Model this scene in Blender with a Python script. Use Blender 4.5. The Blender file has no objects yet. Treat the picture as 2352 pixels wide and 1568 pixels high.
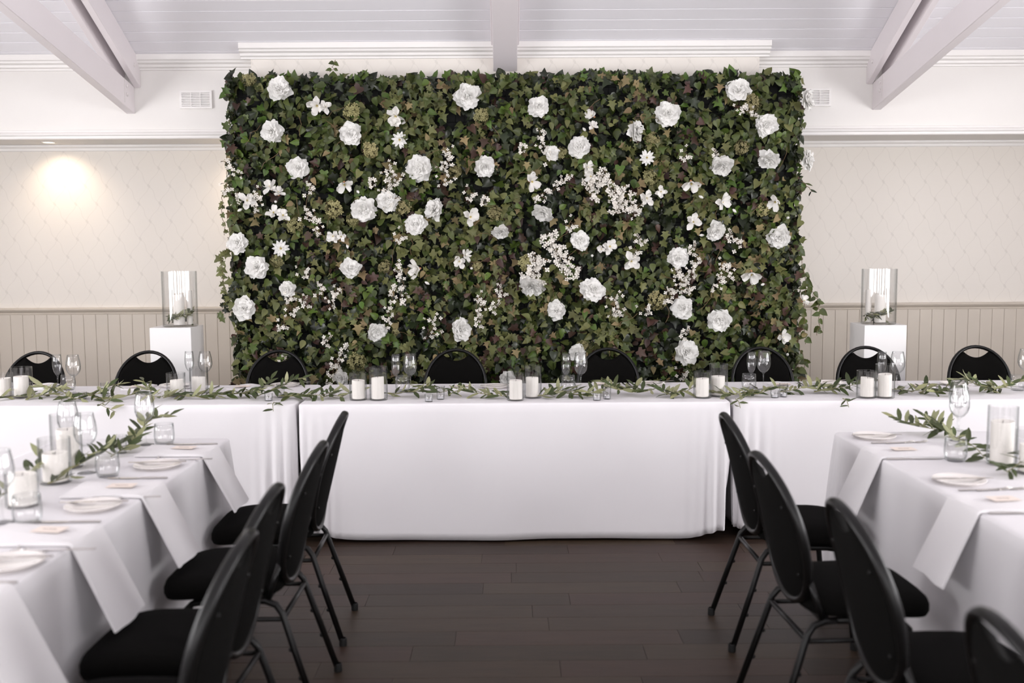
import bpy, math, random
import numpy as np
from mathutils import Vector, Matrix
R = random.Random(7)
PI = math.pi
sc = bpy.context.scene
COL = sc.collection

# ------------------------------------------------------------------ camera, world, light, exposure
F_PX, HZ, VX, CAM_H = 2287.0, 575.0, 1165.0, 1.57
_p = math.atan((784 - HZ) / F_PX); _y = math.atan((1176 - VX) / F_PX); _r = math.radians(0.34)
FW = Vector((math.sin(_y) * math.cos(_p), math.cos(_y) * math.cos(_p), -math.sin(_p)))
R0 = Vector((math.cos(_y), -math.sin(_y), 0)); U0 = R0.cross(FW)
RT = R0 * math.cos(_r) - U0 * math.sin(_r); UP = U0 * math.cos(_r) + R0 * math.sin(_r)
CAM = Vector((0, 0, CAM_H))
cd = bpy.data.cameras.new('camera'); cam = bpy.data.objects.new('camera', cd); COL.objects.link(cam)
cam.matrix_world = Matrix(((RT.x, UP.x, -FW.x, 0), (RT.y, UP.y, -FW.y, 0), (RT.z, UP.z, -FW.z, CAM_H), (0, 0, 0, 1)))
cd.sensor_width = 36.0; cd.lens = 36.0 * F_PX / 2352.0
cd.clip_start = 0.05; cd.clip_end = 60
cd.dof.use_dof = True; cd.dof.focus_distance = 6.3; cd.dof.aperture_fstop = 2.0
sc.camera = cam

w = bpy.data.worlds.new('sky'); sc.world = w; w.use_nodes = True
w.node_tree.nodes['Background'].inputs[0].default_value = (0.95, 0.96, 1.0, 1)
w.node_tree.nodes['Background'].inputs[1].default_value = 2.0

ROOM_X, ROOM_Y0 = 5.3, -3.6
YU, YB, YA = 7.54, 7.42, 8.05          # upper wall, chimney breast, alcove back wall
SLOPE = 0.47; ZC = 2.985               # ceiling height at the upper wall
# windows behind and beside the camera: (wall, centre along wall, width, sill, head)
WINDOWS = [('b', -3.0, 1.9, 0.7, 2.7), ('b', 0.0, 1.9, 0.7, 2.7), ('b', 3.0, 1.9, 0.7, 2.7),
           ('l', 0.2, 2.2, 0.8, 2.6), ('l', 3.7, 2.4, 0.8, 2.6), ('r', 0.2, 2.2, 0.8, 2.6), ('r', 3.7, 2.4, 0.8, 2.6)]
WIN_POWER = {'b': 68.0, 'l': 165.0, 'r': 165.0}
for i, (wl, c, wd, z0, z1) in enumerate(WINDOWS):
    lname = {'b': 'window_rear_offscreen', 'l': 'window_left_offscreen', 'r': 'window_right_offscreen'}[wl]
    ld = bpy.data.lights.new(lname, 'AREA'); ld.shape = 'RECTANGLE'
    ld.size = wd; ld.size_y = z1 - z0; ld.energy = WIN_POWER[wl]; ld.color = (0.97, 0.955, 0.975)
    lo = bpy.data.objects.new(lname, ld); COL.objects.link(lo)
    zc = (z0 + z1) / 2
    if wl == 'b': lo.location = (c, ROOM_Y0 - 0.22, zc); lo.rotation_euler = (PI / 2, 0, PI)
    if wl == 'l': lo.location = (-ROOM_X - 0.22, c, zc); lo.rotation_euler = (PI / 2, 0, PI / 2)
    if wl == 'r': lo.location = (ROOM_X + 0.22, c, zc); lo.rotation_euler = (PI / 2, 0, -PI / 2)
    # area lights shine along local -Z
    d = {'b': Vector((0, 1, 0)), 'l': Vector((1, 0, 0)), 'r': Vector((-1, 0, 0))}[wl]
    lo.rotation_euler = d.to_track_quat('-Z', 'Y').to_euler()
sc.view_settings.view_transform = 'Standard'; sc.view_settings.look = 'None'
sc.view_settings.exposure = 0.0; sc.view_settings.gamma = 1.0; sc.view_settings.use_curve_mapping = False
sc.cycles.max_bounces = 8; sc.cycles.diffuse_bounces = 4; sc.cycles.glossy_bounces = 3
sc.cycles.transparent_max_bounces = 16; sc.cycles.transmission_bounces = 6
sc.cycles.caustics_reflective = False; sc.cycles.caustics_refractive = False
sc.cycles.use_denoising = True; sc.cycles.use_adaptive_sampling = True; sc.cycles.adaptive_threshold = 0.08

# ------------------------------------------------------------------ pixel -> place
def ray(px, py): return FW + RT * ((px - 1176) / F_PX) + UP * ((784 - py) / F_PX)
def on_z(px, py, z):
    d = ray(px, py); return CAM + d * ((z - CAM_H) / d.z)
def on_y(px, py, y):
    d = ray(px, py); return CAM + d * (y / d.y)
ORD = ['first', 'second', 'third', 'fourth', 'fifth', 'sixth', 'seventh', 'eighth', 'ninth', 'tenth', 'eleventh', 'twelfth', 'thirteenth',
       'fourteenth', 'fifteenth', 'sixteenth', 'seventeenth', 'eighteenth', 'nineteenth', 'twentieth', 'twenty-first', 'twenty-second',
       'twenty-third', 'twenty-fourth', 'twenty-fifth', 'twenty-sixth', 'twenty-seventh', 'twenty-eighth', 'twenty-ninth', 'thirtieth']

# ------------------------------------------------------------------ materials
def lin(c):
    return tuple((v / 12.92 if v <= 0.04045 else ((v + 0.055) / 1.055) ** 2.4) for v in [x / 255.0 for x in c]) + (1,)
def new_mat(name):
    m = bpy.data.materials.new(name); m.use_nodes = True
    return m, m.node_tree, m.node_tree.nodes['Principled BSDF']
def mat(name, rgb, rough=0.5, spec=0.5, metal=0.0, noise=0.0, nscale=8.0, bump=0.0, bscale=60.0, coat=0.0, rand=0.0, stretch=None, trans=0.0):
    m, nt, b = new_mat(name)
    c = lin(rgb)
    b.inputs['Roughness'].default_value = rough; b.inputs['Specular IOR Level'].default_value = spec
    b.inputs['Metallic'].default_value = metal; b.inputs['Coat Weight'].default_value = coat
    b.inputs['Base Color'].default_value = c
    N = nt.nodes; L = nt.links
    if noise or bump or rand:
        tc = N.new('ShaderNodeTexCoord'); mp = N.new('ShaderNodeMapping'); L.new(tc.outputs['Object'], mp.inputs['Vector'])
        if stretch: mp.inputs['Scale'].default_value = stretch
        cur = None
        if noise:
            nz = N.new('ShaderNodeTexNoise'); nz.inputs['Scale'].default_value = nscale; nz.inputs['Detail'].default_value = 5
            L.new(mp.outputs['Vector'], nz.inputs['Vector'])
            mx = N.new('ShaderNodeMix'); mx.data_type = 'RGBA'
            mx.inputs['A'].default_value = tuple(v * (1 - noise) for v in c[:3]) + (1,)
            mx.inputs['B'].default_value = tuple(min(1, v * (1 + noise)) for v in c[:3]) + (1,)
            L.new(nz.outputs['Fac'], mx.inputs['Factor']); cur = mx.outputs['Result']
        if rand:
            g = N.new('ShaderNodeNewGeometry'); oi = N.new('ShaderNodeObjectInfo')
            ad = N.new('ShaderNodeMath'); ad.operation = 'ADD'
            L.new(g.outputs['Random Per Island'], ad.inputs[0]); L.new(oi.outputs['Random'], ad.inputs[1])
            fr = N.new('ShaderNodeMath'); fr.operation = 'FRACT'; L.new(ad.outputs[0], fr.inputs[0])
            mr = N.new('ShaderNodeMapRange'); mr.inputs['To Min'].default_value = 1 - rand; mr.inputs['To Max'].default_value = 1 + rand
            L.new(fr.outputs[0], mr.inputs['Value'])
            h = N.new('ShaderNodeHueSaturation'); L.new(mr.outputs['Result'], h.inputs['Value'])
            mr2 = N.new('ShaderNodeMapRange'); mr2.inputs['To Min'].default_value = 0.5 - rand * 0.07; mr2.inputs['To Max'].default_value = 0.5 + rand * 0.02
            fr2 = N.new('ShaderNodeMath'); fr2.operation = 'FRACT'; m7 = N.new('ShaderNodeMath'); m7.operation = 'MULTIPLY'; m7.inputs[1].default_value = 7.31
            L.new(fr.outputs[0], m7.inputs[0]); L.new(m7.outputs[0], fr2.inputs[0]); L.new(fr2.outputs[0], mr2.inputs['Value'])
            L.new(mr2.outputs['Result'], h.inputs['Hue'])
            if cur: L.new(cur, h.inputs['Color'])
            else: h.inputs['Color'].default_value = c
            cur = h.outputs['Color']
        if cur: L.new(cur, b.inputs['Base Color'])
        if bump:
            n2 = N.new('ShaderNodeTexNoise'); n2.inputs['Scale'].default_value = bscale; n2.inputs['Detail'].default_value = 3
            L.new(mp.outputs['Vector'], n2.inputs['Vector'])
            bp = N.new('ShaderNodeBump'); bp.inputs['Strength'].default_value = bump; bp.inputs['Distance'].default_value = 0.004
            L.new(n2.outputs['Fac'], bp.inputs['Height']); L.new(bp.outputs['Normal'], b.inputs['Normal'])
    if trans:
        t = N.new('ShaderNodeBsdfTranslucent'); mxs = N.new('ShaderNodeMixShader'); mxs.inputs[0].default_value = trans
        if b.inputs['Base Color'].is_linked: L.new(b.inputs['Base Color'].links[0].from_socket, t.inputs['Color'])
        else: t.inputs['Color'].default_value = c
        L.new(b.outputs[0], mxs.inputs[1]); L.new(t.outputs[0], mxs.inputs[2]); L.new(mxs.outputs[0], N['Material Output'].inputs['Surface'])
    return m

def glass_mat(name, tint=0.985):
    m, nt, b = new_mat(name); N = nt.nodes; L = nt.links
    N.remove(b)
    tr = N.new('ShaderNodeBsdfTransparent'); tr.inputs['Color'].default_value = (tint, tint * 1.002, tint, 1)
    gl = N.new('ShaderNodeBsdfGlossy'); gl.inputs['Roughness'].default_value = 0.015
    lw = N.new('ShaderNodeLayerWeight'); lw.inputs['Blend'].default_value = 0.5      # same on both faces of the wall
    pw = N.new('ShaderNodeMath'); pw.operation = 'POWER'; pw.inputs[1].default_value = 4.5; L.new(lw.outputs['Facing'], pw.inputs[0])
    fr = N.new('ShaderNodeMath'); fr.operation = 'MULTIPLY_ADD'; fr.inputs[1].default_value = 0.9; fr.inputs[2].default_value = 0.06; L.new(pw.outputs[0], fr.inputs[0])
    p2 = N.new('ShaderNodeMath'); p2.operation = 'POWER'; p2.inputs[1].default_value = 3.0; L.new(lw.outputs['Facing'], p2.inputs[0])
    tc_ = N.new('ShaderNodeMix'); tc_.data_type = 'RGBA'; L.new(p2.outputs[0], tc_.inputs['Factor'])      # longer path through the wall at the rim
    tc_.inputs['A'].default_value = (tint, tint, tint, 1); tc_.inputs['B'].default_value = (.60, .64, .64, 1); L.new(tc_.outputs['Result'], tr.inputs['Color'])
    mx = N.new('ShaderNodeMixShader')
    L.new(fr.outputs[0], mx.inputs[0]); L.new(tr.outputs[0], mx.inputs[1]); L.new(gl.outputs[0], mx.inputs[2])
    L.new(mx.outputs[0], N['Material Output'].inputs['Surface'])
    return m

def wallpaper_mat():
    m, nt, b = new_mat('trellis_wallpaper'); N = nt.nodes; L = nt.links
    b.inputs['Roughness'].default_value = 0.7
    tc = N.new('ShaderNodeTexCoord'); sp = N.new('ShaderNodeSeparateXYZ'); L.new(tc.outputs['Object'], sp.inputs[0])
    def math_(op, a, bb):
        n = N.new('ShaderNodeMath'); n.operation = op
        for k, v in ((0, a), (1, bb)):
            if v is None: continue
            if isinstance(v, (int, float)): n.inputs[k].default_value = v
            else: L.new(v, n.inputs[k])
        return n.outputs[0]
    u = math_('DIVIDE', sp.outputs['X'], 0.168); v = math_('DIVIDE', sp.outputs['Z'], 0.28)
    wob = math_('MULTIPLY', math_('SINE', math_('MULTIPLY', v, 4 * PI), None), 0.06)
    u = math_('ADD', u, wob)
    lines = []
    for sgn in (1, -1):
        t = math_('ADD', u, math_('MULTIPLY', v, sgn)) if sgn == 1 else math_('SUBTRACT', u, v)
        f = math_('ABSOLUTE', math_('SUBTRACT', math_('FRACT', t, None), 0.5), None)
        lines.append(f)
    mn = math_('MINIMUM', lines[0], lines[1]); mxx = math_('MAXIMUM', lines[0], lines[1])
    line = math_('LESS_THAN', mn, 0.02); knot = math_('LESS_THAN', mxx, 0.07)
    fac = math_('MAXIMUM', math_('MULTIPLY', line, 0.55), knot)
    mx = N.new('ShaderNodeMix'); mx.data_type = 'RGBA'
    mx.inputs['A'].default_value = lin((236, 230, 222)); mx.inputs['B'].default_value = lin((225, 219, 211))
    L.new(fac, mx.inputs['Factor']); L.new(mx.outputs['Result'], b.inputs['Base Color'])
    return m

def plank_mat():
    m = mat('dark_plank', (54, 42, 32), rough=0.46, spec=0.3, noise=0.45, nscale=3.0, bump=0.12, bscale=14, rand=0.3, stretch=(1.2, 16, 1))
    return m
def thin_leaf(name, top, under, rough=0.45, rand=0.2):
    m = mat(name, top, rough=rough, rand=rand, spec=0.35)
    nt = m.node_tree; N = nt.nodes; L = nt.links; b = N['Principled BSDF']
    src = b.inputs['Base Color'].links[0].from_socket
    g = N.new('ShaderNodeNewGeometry'); mx = N.new('ShaderNodeMix'); mx.data_type = 'RGBA'
    L.new(g.outputs['Backfacing'], mx.inputs['Factor']); L.new(src, mx.inputs['A']); mx.inputs['B'].default_value = lin(under)
    L.new(mx.outputs['Result'], b.inputs['Base Color'])
    return m

M = {}
M['wall'] = mat('white_wall_paint', (238, 235, 231), rough=0.7, noise=0.015, nscale=2)
M['paper'] = wallpaper_mat()
M['trim'] = mat('white_trim_gloss', (242, 239, 236), rough=0.4)
M['greige'] = mat('greige_panel_paint', (209, 199, 186), rough=0.5, noise=0.03, nscale=3)
M['greige_dark'] = mat('greige_groove', (209, 199, 186), rough=0.7)
M['ceil'] = mat('ceiling_board_paint', (243, 241, 245), rough=0.5, noise=0.015, nscale=1.5)
M['ceil_gap'] = mat('ceiling_joint_paint', (243, 241, 245), rough=0.6)
M['beam'] = mat('beam_paint', (236, 229, 231), rough=0.42, noise=0.02, nscale=4, bump=0.1, bscale=25)
M['bolt'] = mat('painted_bolt', (226, 220, 219), rough=0.35)
M['plank'] = plank_mat()
M['subfloor'] = mat('floor_joint', (54, 42, 32), rough=0.7)
M['cloth'] = mat('white_linen', (230, 227, 229), rough=0.85, spec=0.15, bump=0.05, bscale=350, noise=0.01, nscale=3)
M['napkin'] = mat('white_napkin_linen', (234, 231, 232), rough=0.85, spec=0.15, bump=0.06, bscale=300)
M['card'] = mat('cream_card', (240, 226, 216), rough=0.7)
M['ink'] = mat('grey_ink', (150, 140, 135), rough=0.7)
M['black_fabric'] = mat('black_upholstery', (9, 8, 7), rough=0.95, spec=0.1, noise=0.2, nscale=60, bump=0.2, bscale=400)
M['black_metal'] = mat('black_enamel_tube', (12, 11, 11), rough=0.34, spec=0.3, noise=0.25, nscale=20)
M['rubber'] = mat('black_rubber', (15, 15, 15), rough=0.7)
M['glass'] = glass_mat('clear_glass')
M['glass2'] = glass_mat('clear_glass_thick', 0.97)
M['wax'] = mat('white_wax', (253, 248, 241), rough=0.5, spec=0.4, trans=0.08)
M['wick'] = mat('burnt_wick', (60, 48, 40), rough=0.9)
M['silver'] = mat('polished_cutlery', (205, 200, 196), rough=0.16, metal=1.0)
M['tin'] = mat('tin_cup', (215, 215, 218), rough=0.3, metal=0.9)
M['china'] = mat('white_china', (242, 236, 232), rough=0.12, spec=0.6, coat=0.3)
M['pedestal'] = mat('white_pedestal_paint', (238, 236, 235), rough=0.5)
M['wood'] = mat('table_ply', (150, 120, 90), rough=0.6, noise=0.15, nscale=6)
M['frame_black'] = mat('black_backing', (9, 10, 9), rough=0.8)
M['wire'] = mat('dark_wire', (30, 34, 33), rough=0.4, metal=0.4)
M['stem_brown'] = mat('brown_vine_stem', (104, 84, 56), rough=0.7)
M['stem_green'] = mat('olive_twig', (128, 124, 84), rough=0.7)
M['petal'] = mat('white_petal', (254, 253, 250), rough=0.6, spec=0.25, trans=0.3)
M['petal_pink'] = mat('pale_magnolia_petal', (253, 251, 247), rough=0.5, spec=0.25, trans=0.25)
M['pollen'] = mat('cream_flower_centre', (236, 222, 160), rough=0.7)
M['sepal'] = mat('rusty_bud_base', (176, 128, 92), rough=0.7)
M['hyd'] = mat('sage_hydrangea_petal', (150, 145, 100), rough=0.75, rand=0.22)
M['blossom'] = mat('tiny_white_blossom', (244, 239, 230), rough=0.6, trans=0.15)
M['leaf_dark'] = thin_leaf('dark_ivy_leaf', (38, 46, 29), (46, 52, 34), rough=0.3, rand=0.45)
M['leaf_mid'] = thin_leaf('mid_green_leaf', (69, 80, 40), (86, 92, 58), rough=0.42, rand=0.32)
M['leaf_olive'] = thin_leaf('olive_creeper_leaf', (94, 98, 57), (116, 116, 78), rough=0.5, rand=0.28)
M['leaf_bright'] = thin_leaf('bright_green_leaf', (74, 97, 40), (94, 112, 58), rough=0.4, rand=0.3)
M['leaf_tan'] = thin_leaf('dry_tan_leaf', (134, 120, 84), (148, 134, 98), rough=0.65, rand=0.3)
M['leaf_wine'] = thin_leaf('wine_brown_leaf', (70, 52, 42), (86, 70, 58), rough=0.45, rand=0.35)
M['olive_leaf'] = thin_leaf('olive_leaf', (64, 75, 42), (140, 142, 106), rough=0.38, rand=0.3)
M['olive_pale'] = thin_leaf('pale_olive_leaf', (138, 140, 102), (156, 156, 122), rough=0.5, rand=0.22)
def emit_mat(name, rgb, s):
    m, nt, b = new_mat(name); b.inputs['Base Color'].default_value = lin(rgb)
    b.inputs['Emission Color'].default_value = lin(rgb); b.inputs['Emission Strength'].default_value = s
    return m
M['lamp'] = emit_mat('warm_lamp_face', (255, 236, 205), 6.0)

# ------------------------------------------------------------------ mesh builder
class MB:
    def __init__(s): s.v = []; s.f = []; s.mi = []
    def add(s, vs, fs, mi=0):
        o = len(s.v); s.v.extend([tuple(p) for p in vs])
        for f in fs: s.f.append(tuple(i + o for i in f)); s.mi.append(mi)
        return s
    def box(s, x0, x1, y0, y1, z0, z1, mi=0):
        return s.add([(x0, y0, z0), (x1, y0, z0), (x1, y1, z0), (x0, y1, z0), (x0, y0, z1), (x1, y0, z1), (x1, y1, z1), (x0, y1, z1)],
                     [(0, 3, 2, 1), (4, 5, 6, 7), (0, 1, 5, 4), (1, 2, 6, 5), (2, 3, 7, 6), (3, 0, 4, 7)], mi)
    def cbox(s, x0, x1, y0, y1, z0, z1, b, mi=0):          # box with chamfered vertical and top edges
        vs = []; fs = []
        def loop(i, z): return [(x0 + i + b, y0 + i, z), (x1 - i - b, y0 + i, z), (x1 - i, y0 + i + b, z), (x1 - i, y1 - i - b, z), (x1 - i - b, y1 - i, z), (x0 + i + b, y1 - i, z), (x0 + i, y1 - i - b, z), (x0 + i, y0 + i + b, z)]
        for L in (loop(b, z0), loop(0, z0 + b), loop(0, z1 - b), loop(b, z1)): vs += L
        for k in range(3):
            for i in range(8): j = (i + 1) % 8; fs.append((k * 8 + i, k * 8 + j, k * 8 + 8 + j, k * 8 + 8 + i))
        fs.append(tuple(reversed(range(8)))); fs.append(tuple(range(24, 32)))
        return s.add(vs, fs, mi)
    def lathe(s, prof, n=24, c=(0, 0, 0), mi=0):
        vs = []; fs = []; rings = []
        for r, z in prof:
            if r < 1e-6: rings.append([len(vs)]); vs.append((c[0], c[1], c[2] + z))
            else:
                rings.append(list(range(len(vs), len(vs) + n)))
                vs += [(c[0] + r * math.cos(2 * PI * i / n), c[1] + r * math.sin(2 * PI * i / n), c[2] + z) for i in range(n)]
        for a, b in zip(rings, rings[1:]):
            for i in range(n):
                j = (i + 1) % n
                if len(a) == 1 and len(b) == 1: continue
                if len(a) == 1: fs.append((a[0], b[j], b[i]))
                elif len(b) == 1: fs.append((a[i], a[j], b[0]))
                else: fs.append((a[i], a[j], b[j], b[i]))
        return s.add(vs, fs, mi)
    def tube(s, pts, r, n=8, closed=False, mi=0, flat=1.0, axis=None):
        pts = [Vector(p) for p in pts]; m = len(pts); vs = []; fs = []
        rad = r if isinstance(r, (list, tuple)) else [r] * m
        up = Vector(axis) if axis else None
        prev = None
        for i, p in enumerate(pts):
            if closed: t = pts[(i + 1) % m] - pts[i - 1]
            else: t = pts[min(i + 1, m - 1)] - pts[max(i - 1, 0)]
            t.normalize()
            if up is not None: a = (up - t * up.dot(t)).normalized()
            else:
                ref = prev if prev is not None else (Vector((0, 0, 1)) if abs(t.z) < 0.9 else Vector((1, 0, 0)))
                a = (ref - t * ref.dot(t)).normalized(); prev = a
            b = t.cross(a)
            for k in range(n):
                th = 2 * PI * k / n
                vs.append(p + a * (math.cos(th) * rad[i] * flat) + b * (math.sin(th) * rad[i]))
        cnt = m if closed else m - 1
        for i in range(cnt):
            for k in range(n):
                k2 = (k + 1) % n; i2 = (i + 1) % m
                fs.append((i * n + k, i * n + k2, i2 * n + k2, i2 * n + k))
        if not closed: fs.append(tuple(reversed(range(n)))); fs.append(tuple(range((m - 1) * n, m * n)))
        return s.add(vs, fs, mi)
    def prism_x(s, prof, x0, x1, mi=0):                     # profile (y,z) swept along x
        n = len(prof); vs = [(x0, y, z) for y, z in prof] + [(x1, y, z) for y, z in prof]
        fs = [(i, (i + 1) % n, n + (i + 1) % n, n + i) for i in range(n)] + [tuple(reversed(range(n))), tuple(range(n, 2 * n))]
        return s.add(vs, fs, mi)
    def mesh(s, name, mats, smooth=True, angle=40):
        me = bpy.data.meshes.new(name); me.from_pydata(s.v, [], s.f)
        for m in (mats if isinstance(mats, (list, tuple)) else [mats]): me.materials.append(m)
        if max(s.mi, default=0): me.polygons.foreach_set('material_index', s.mi)
        me.polygons.foreach_set('use_smooth', [smooth] * len(s.f))
        if smooth and angle: me.set_sharp_from_angle(angle=math.radians(angle))
        me.update(); return me
    def build(s, name, mats, parent=None, smooth=True, angle=40, loc=None):
        return link(name, s.mesh(name, mats, smooth, angle), parent, loc)

def link(name, data, parent=None, loc=None, rot=None, scale=None):
    o = bpy.data.objects.new(name, data); COL.objects.link(o)
    if parent: o.parent = parent
    if loc is not None: o.location = loc
    if rot is not None:
        if hasattr(rot, 'to_euler'): o.rotation_euler = rot.to_euler()
        else: o.rotation_euler = rot
    if scale is not None: o.scale = (scale,) * 3 if isinstance(scale, (int, float)) else scale
    return o
def tag(o, label=None, cat=None, group=None, kind=None):
    if label: o['label'] = label
    if cat: o['category'] = cat
    if group: o['group'] = group
    if kind: o['kind'] = kind
    return o
def empty(name, loc=(0, 0, 0), rz=0.0):
    o = link(name, None, loc=loc); o.rotation_euler = (0, 0, rz); o.empty_display_size = 0.05; return o
KIDS = {}
def copy_tree(o, parent=None):
    c = o.copy(); COL.objects.link(c); c.parent = parent
    for ch in list(o.children): copy_tree(ch, c)
    return c
def struct(o): o['kind'] = 'structure'; return o

# ================================================================== THE ROOM
# floor
fb = MB(); fb.box(-ROOM_X - 0.2, ROOM_X + 0.2, ROOM_Y0 - 0.2, YA + 0.2, -0.1, -0.004)
floor = struct(fb.build('floor', M['subfloor'], smooth=False))
PW, PL = 0.15, 0.915
pm = MB(); pm.cbox(0.0006, PL - 0.0006, 0.0006, PW - 0.0006, -0.004, 0.0, 0.0009); plank_me = pm.mesh('plank', M['plank'], False)
n_pl = 0
row = 0; yy = 1.0
rest = MB()
while yy < YA:
    off = R.random() * PL
    x = -2.6 - off
    while x < 2.6:
        if yy < 5.9 and abs(x + PL / 2) < 2.9:
            link('plank', plank_me, floor, (x, yy, 0)); n_pl += 1
        else: rest.cbox(x + .0006, x + PL - .0006, yy + .0006, yy + PW - .0006, -0.004, 0, 0.0009)
        x += PL
    while x < ROOM_X:
        rest.cbox(x + .0006, x + PL - .0006, yy + .0006, yy + PW - .0006, -0.004, 0, 0.0009); x += PL
    x = -2.6 - off - PL
    while x > -ROOM_X - PL:
        rest.cbox(x + .0006, x + PL - .0006, yy + .0006, yy + PW - .0006, -0.004, 0, 0.0009); x -= PL
    yy += PW
yy = 1.0 - PW
while yy > ROOM_Y0 - PW:
    x = -ROOM_X - R.random() * PL
    while x < ROOM_X:
        rest.cbox(x + .0006, x + PL - .0006, yy + .0006, yy + PW - .0006, -0.004, 0, 0.0009); x += PL
    yy -= PW
tag(rest.build('plank_field', M['plank'], floor, smooth=False), kind='stuff')

# back walls: alcove wall with wallpaper, upper wall over the soffit, chimney breast
BX = 1.855
WAINS = 1.075
wb = MB()
wb.box(-ROOM_X, ROOM_X, YA, YA + 0.15, 0, 2.44)
wall_back = struct(wb.build('wall_back', M['paper'], smooth=False))
bw = 0.098
bm = MB(); bm.cbox(0.0008, bw - 0.0008, -0.012, 0.0, 0.0, WAINS, 0.002); board_me = bm.mesh('board', M['greige'], False)
gm = MB(); gm.box(-ROOM_X, ROOM_X, YA - 0.003, YA, 0.0, WAINS); gm.build('panel_backing', M['greige_dark'], wall_back, smooth=False)
x = -5.28
while x < 5.2:
    if not (-1.75 < x < 1.65): link('board', board_me, wall_back, (x, YA - 0.003, 0.0))
    x += bw
def rail_profile(y, z0):
    return [(y, z0), (y - .012, z0), (y - .016, z0 + .008), (y - .012, z0 + .016), (y - .018, z0 + .022), (y - .034, z0 + .034), (y - .038, z0 + .044),
            (y - .034, z0 + .053), (y - .022, z0 + .056), (y, z0 + .056)]
tr = MB(); tr.prism_x(rail_profile(YA - .001, WAINS), -ROOM_X, ROOM_X); struct(tr.build('trim_1', M['greige'], angle=25))
tr = MB(); tr.box(-ROOM_X, ROOM_X, YA - .03, YA - .0155, 0, .12); struct(tr.build('baseboard_back', M['greige'], smooth=False))
# upper wall and its soffit
for n, (xa, xb) in enumerate(((-ROOM_X, -BX), (BX, ROOM_X))):
    ub = MB(); ub.box(xa, xb, YU, YA + 0.15, 2.425, 3.05)
    struct(ub.build('wall_upper', M['wall'], smooth=False))
    t = MB()
    t.prism_x([(YU + .03, 2.413), (YU - .012, 2.413), (YU - .016, 2.419), (YU - .016, 2.434), (YU - .026, 2.44), (YU - .03, 2.452), (YU - .022, 2.46), (YU - .012, 2.464), (YU - .008, 2.478), (YU + .001, 2.482), (YU + .001, 2.45), (YU + .03, 2.45)], xa, xb)
    struct(t.build('trim_%d' % (2 + n), M['trim'], angle=25))
    t = MB(); t.prism_x([(YA, 2.424), (YA - .03, 2.424), (YA - .028, 2.408), (YA - .012, 2.398), (YA - .008, 2.38), (YA, 2.375)], xa, xb)
    struct(t.build('trim_%d' % (4 + n), M['trim'], angle=25))
br = MB(); br.box(-BX, BX, YB, YA + 0.15, 0, 3.12); struct(br.build('wall_breast', M['paper'], smooth=False))
def cornice_profile(y, z):       # top z at ceiling, projecting toward -y
    return [(y, z + .02), (y - .075, z + .035), (y - .075, z - .004), (y - .062, z - .012), (y - .058, z - .024), (y - .034, z - .034), (y - .03, z - .05), (y - .012, z - .058), (y - .01, z - .07), (y, z - .072)]
for n, (xa, xb) in enumerate(((-ROOM_X, -BX), (BX, ROOM_X))):
    t = MB(); t.prism_x(cornice_profile(YU, ZC - .002), xa, xb); struct(t.build('trim_%d' % (6 + n), M['trim'], angle=25))
t = MB(); zc2 = ZC + (YU - YB) * SLOPE - .004
t.prism_x(cornice_profile(YB, zc2), -BX - .07, BX + .07)
t.box(-BX - .06, -BX, YB, YU, zc2 - .05, zc2); t.box(BX, BX + .06, YB, YU, zc2 - .05, zc2)
struct(t.build('trim_8', M['trim'], angle=25))
# ceiling: two slopes with boards on the near visible part
YR = (YU + ROOM_Y0) / 2
def zc(y): return ZC + (YU - y) * SLOPE
cm = MB()
zr = zc(YR)
cm.add([(-ROOM_X, YA + .2, zc(YA + .2) + .01), (ROOM_X, YA + .2, zc(YA + .2) + .01), (ROOM_X, YR, zr + .01), (-ROOM_X, YR, zr + .01),
        (-ROOM_X, YA + .2, zc(YA + .2) + .11), (ROOM_X, YA + .2, zc(YA + .2) + .11), (ROOM_X, YR, zr + .11), (-ROOM_X, YR, zr + .11),
        (-ROOM_X, ROOM_Y0 - .2, ZC - .2 * SLOPE + .01), (ROOM_X, ROOM_Y0 - .2, ZC - .2 * SLOPE + .01), (ROOM_X, ROOM_Y0 - .2, ZC + .1), (-ROOM_X, ROOM_Y0 - .2, ZC + .1)],
       [(0, 3, 2, 1), (4, 5, 6, 7), (3, 8, 9, 2), (7, 6, 10, 11), (0, 1, 5, 4), (8, 11, 10, 9), (0, 4, 7, 3), (1, 2, 6, 5), (3, 7, 11, 8), (2, 9, 10, 6)])
ceiling = struct(cm.build('ceiling', M['ceil_gap'], smooth=False))
CB = 0.111
ca = math.atan(SLOPE)
cbm = {}
def ceil_board(wid):
    k = round(wid, 3)
    if k not in cbm:
        b_ = MB(); b_.cbox(0.0, wid, -CB + .0022, -.0022, 0, .0085, .002)
        cbm[k] = b_.mesh('ceiling_board', M['ceil'], False)
    return cbm[k]
nb = int((YU - YR) / math.cos(ca) / CB)
bays = [(-ROOM_X, -2.91), (-2.91, 0.0), (0.0, 2.87), (2.87, ROOM_X)]
far_boards = MB()
for k in range(-1, nb):
    y1 = YU - k * CB * math.cos(ca); z1 = zc(y1)
    if k < 20:
        for xa, xb in bays:
            link('ceiling_board', ceil_board(xb - xa), ceiling, (xa, y1, z1 - .0005), (-ca, 0, 0))
    else:
        y0 = y1 - CB * math.cos(ca); g = .0022 * math.cos(ca)
        far_boards.add([(-ROOM_X, y1 - g, zc(y1 - g)), (ROOM_X, y1 - g, zc(y1 - g)), (ROOM_X, y0 + g, zc(y0 + g)), (-ROOM_X, y0 + g, zc(y0 + g))], [(0, 3, 2, 1)])
tag(far_boards.build('board_field', M['ceil'], ceiling, smooth=False), kind='stuff')

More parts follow.
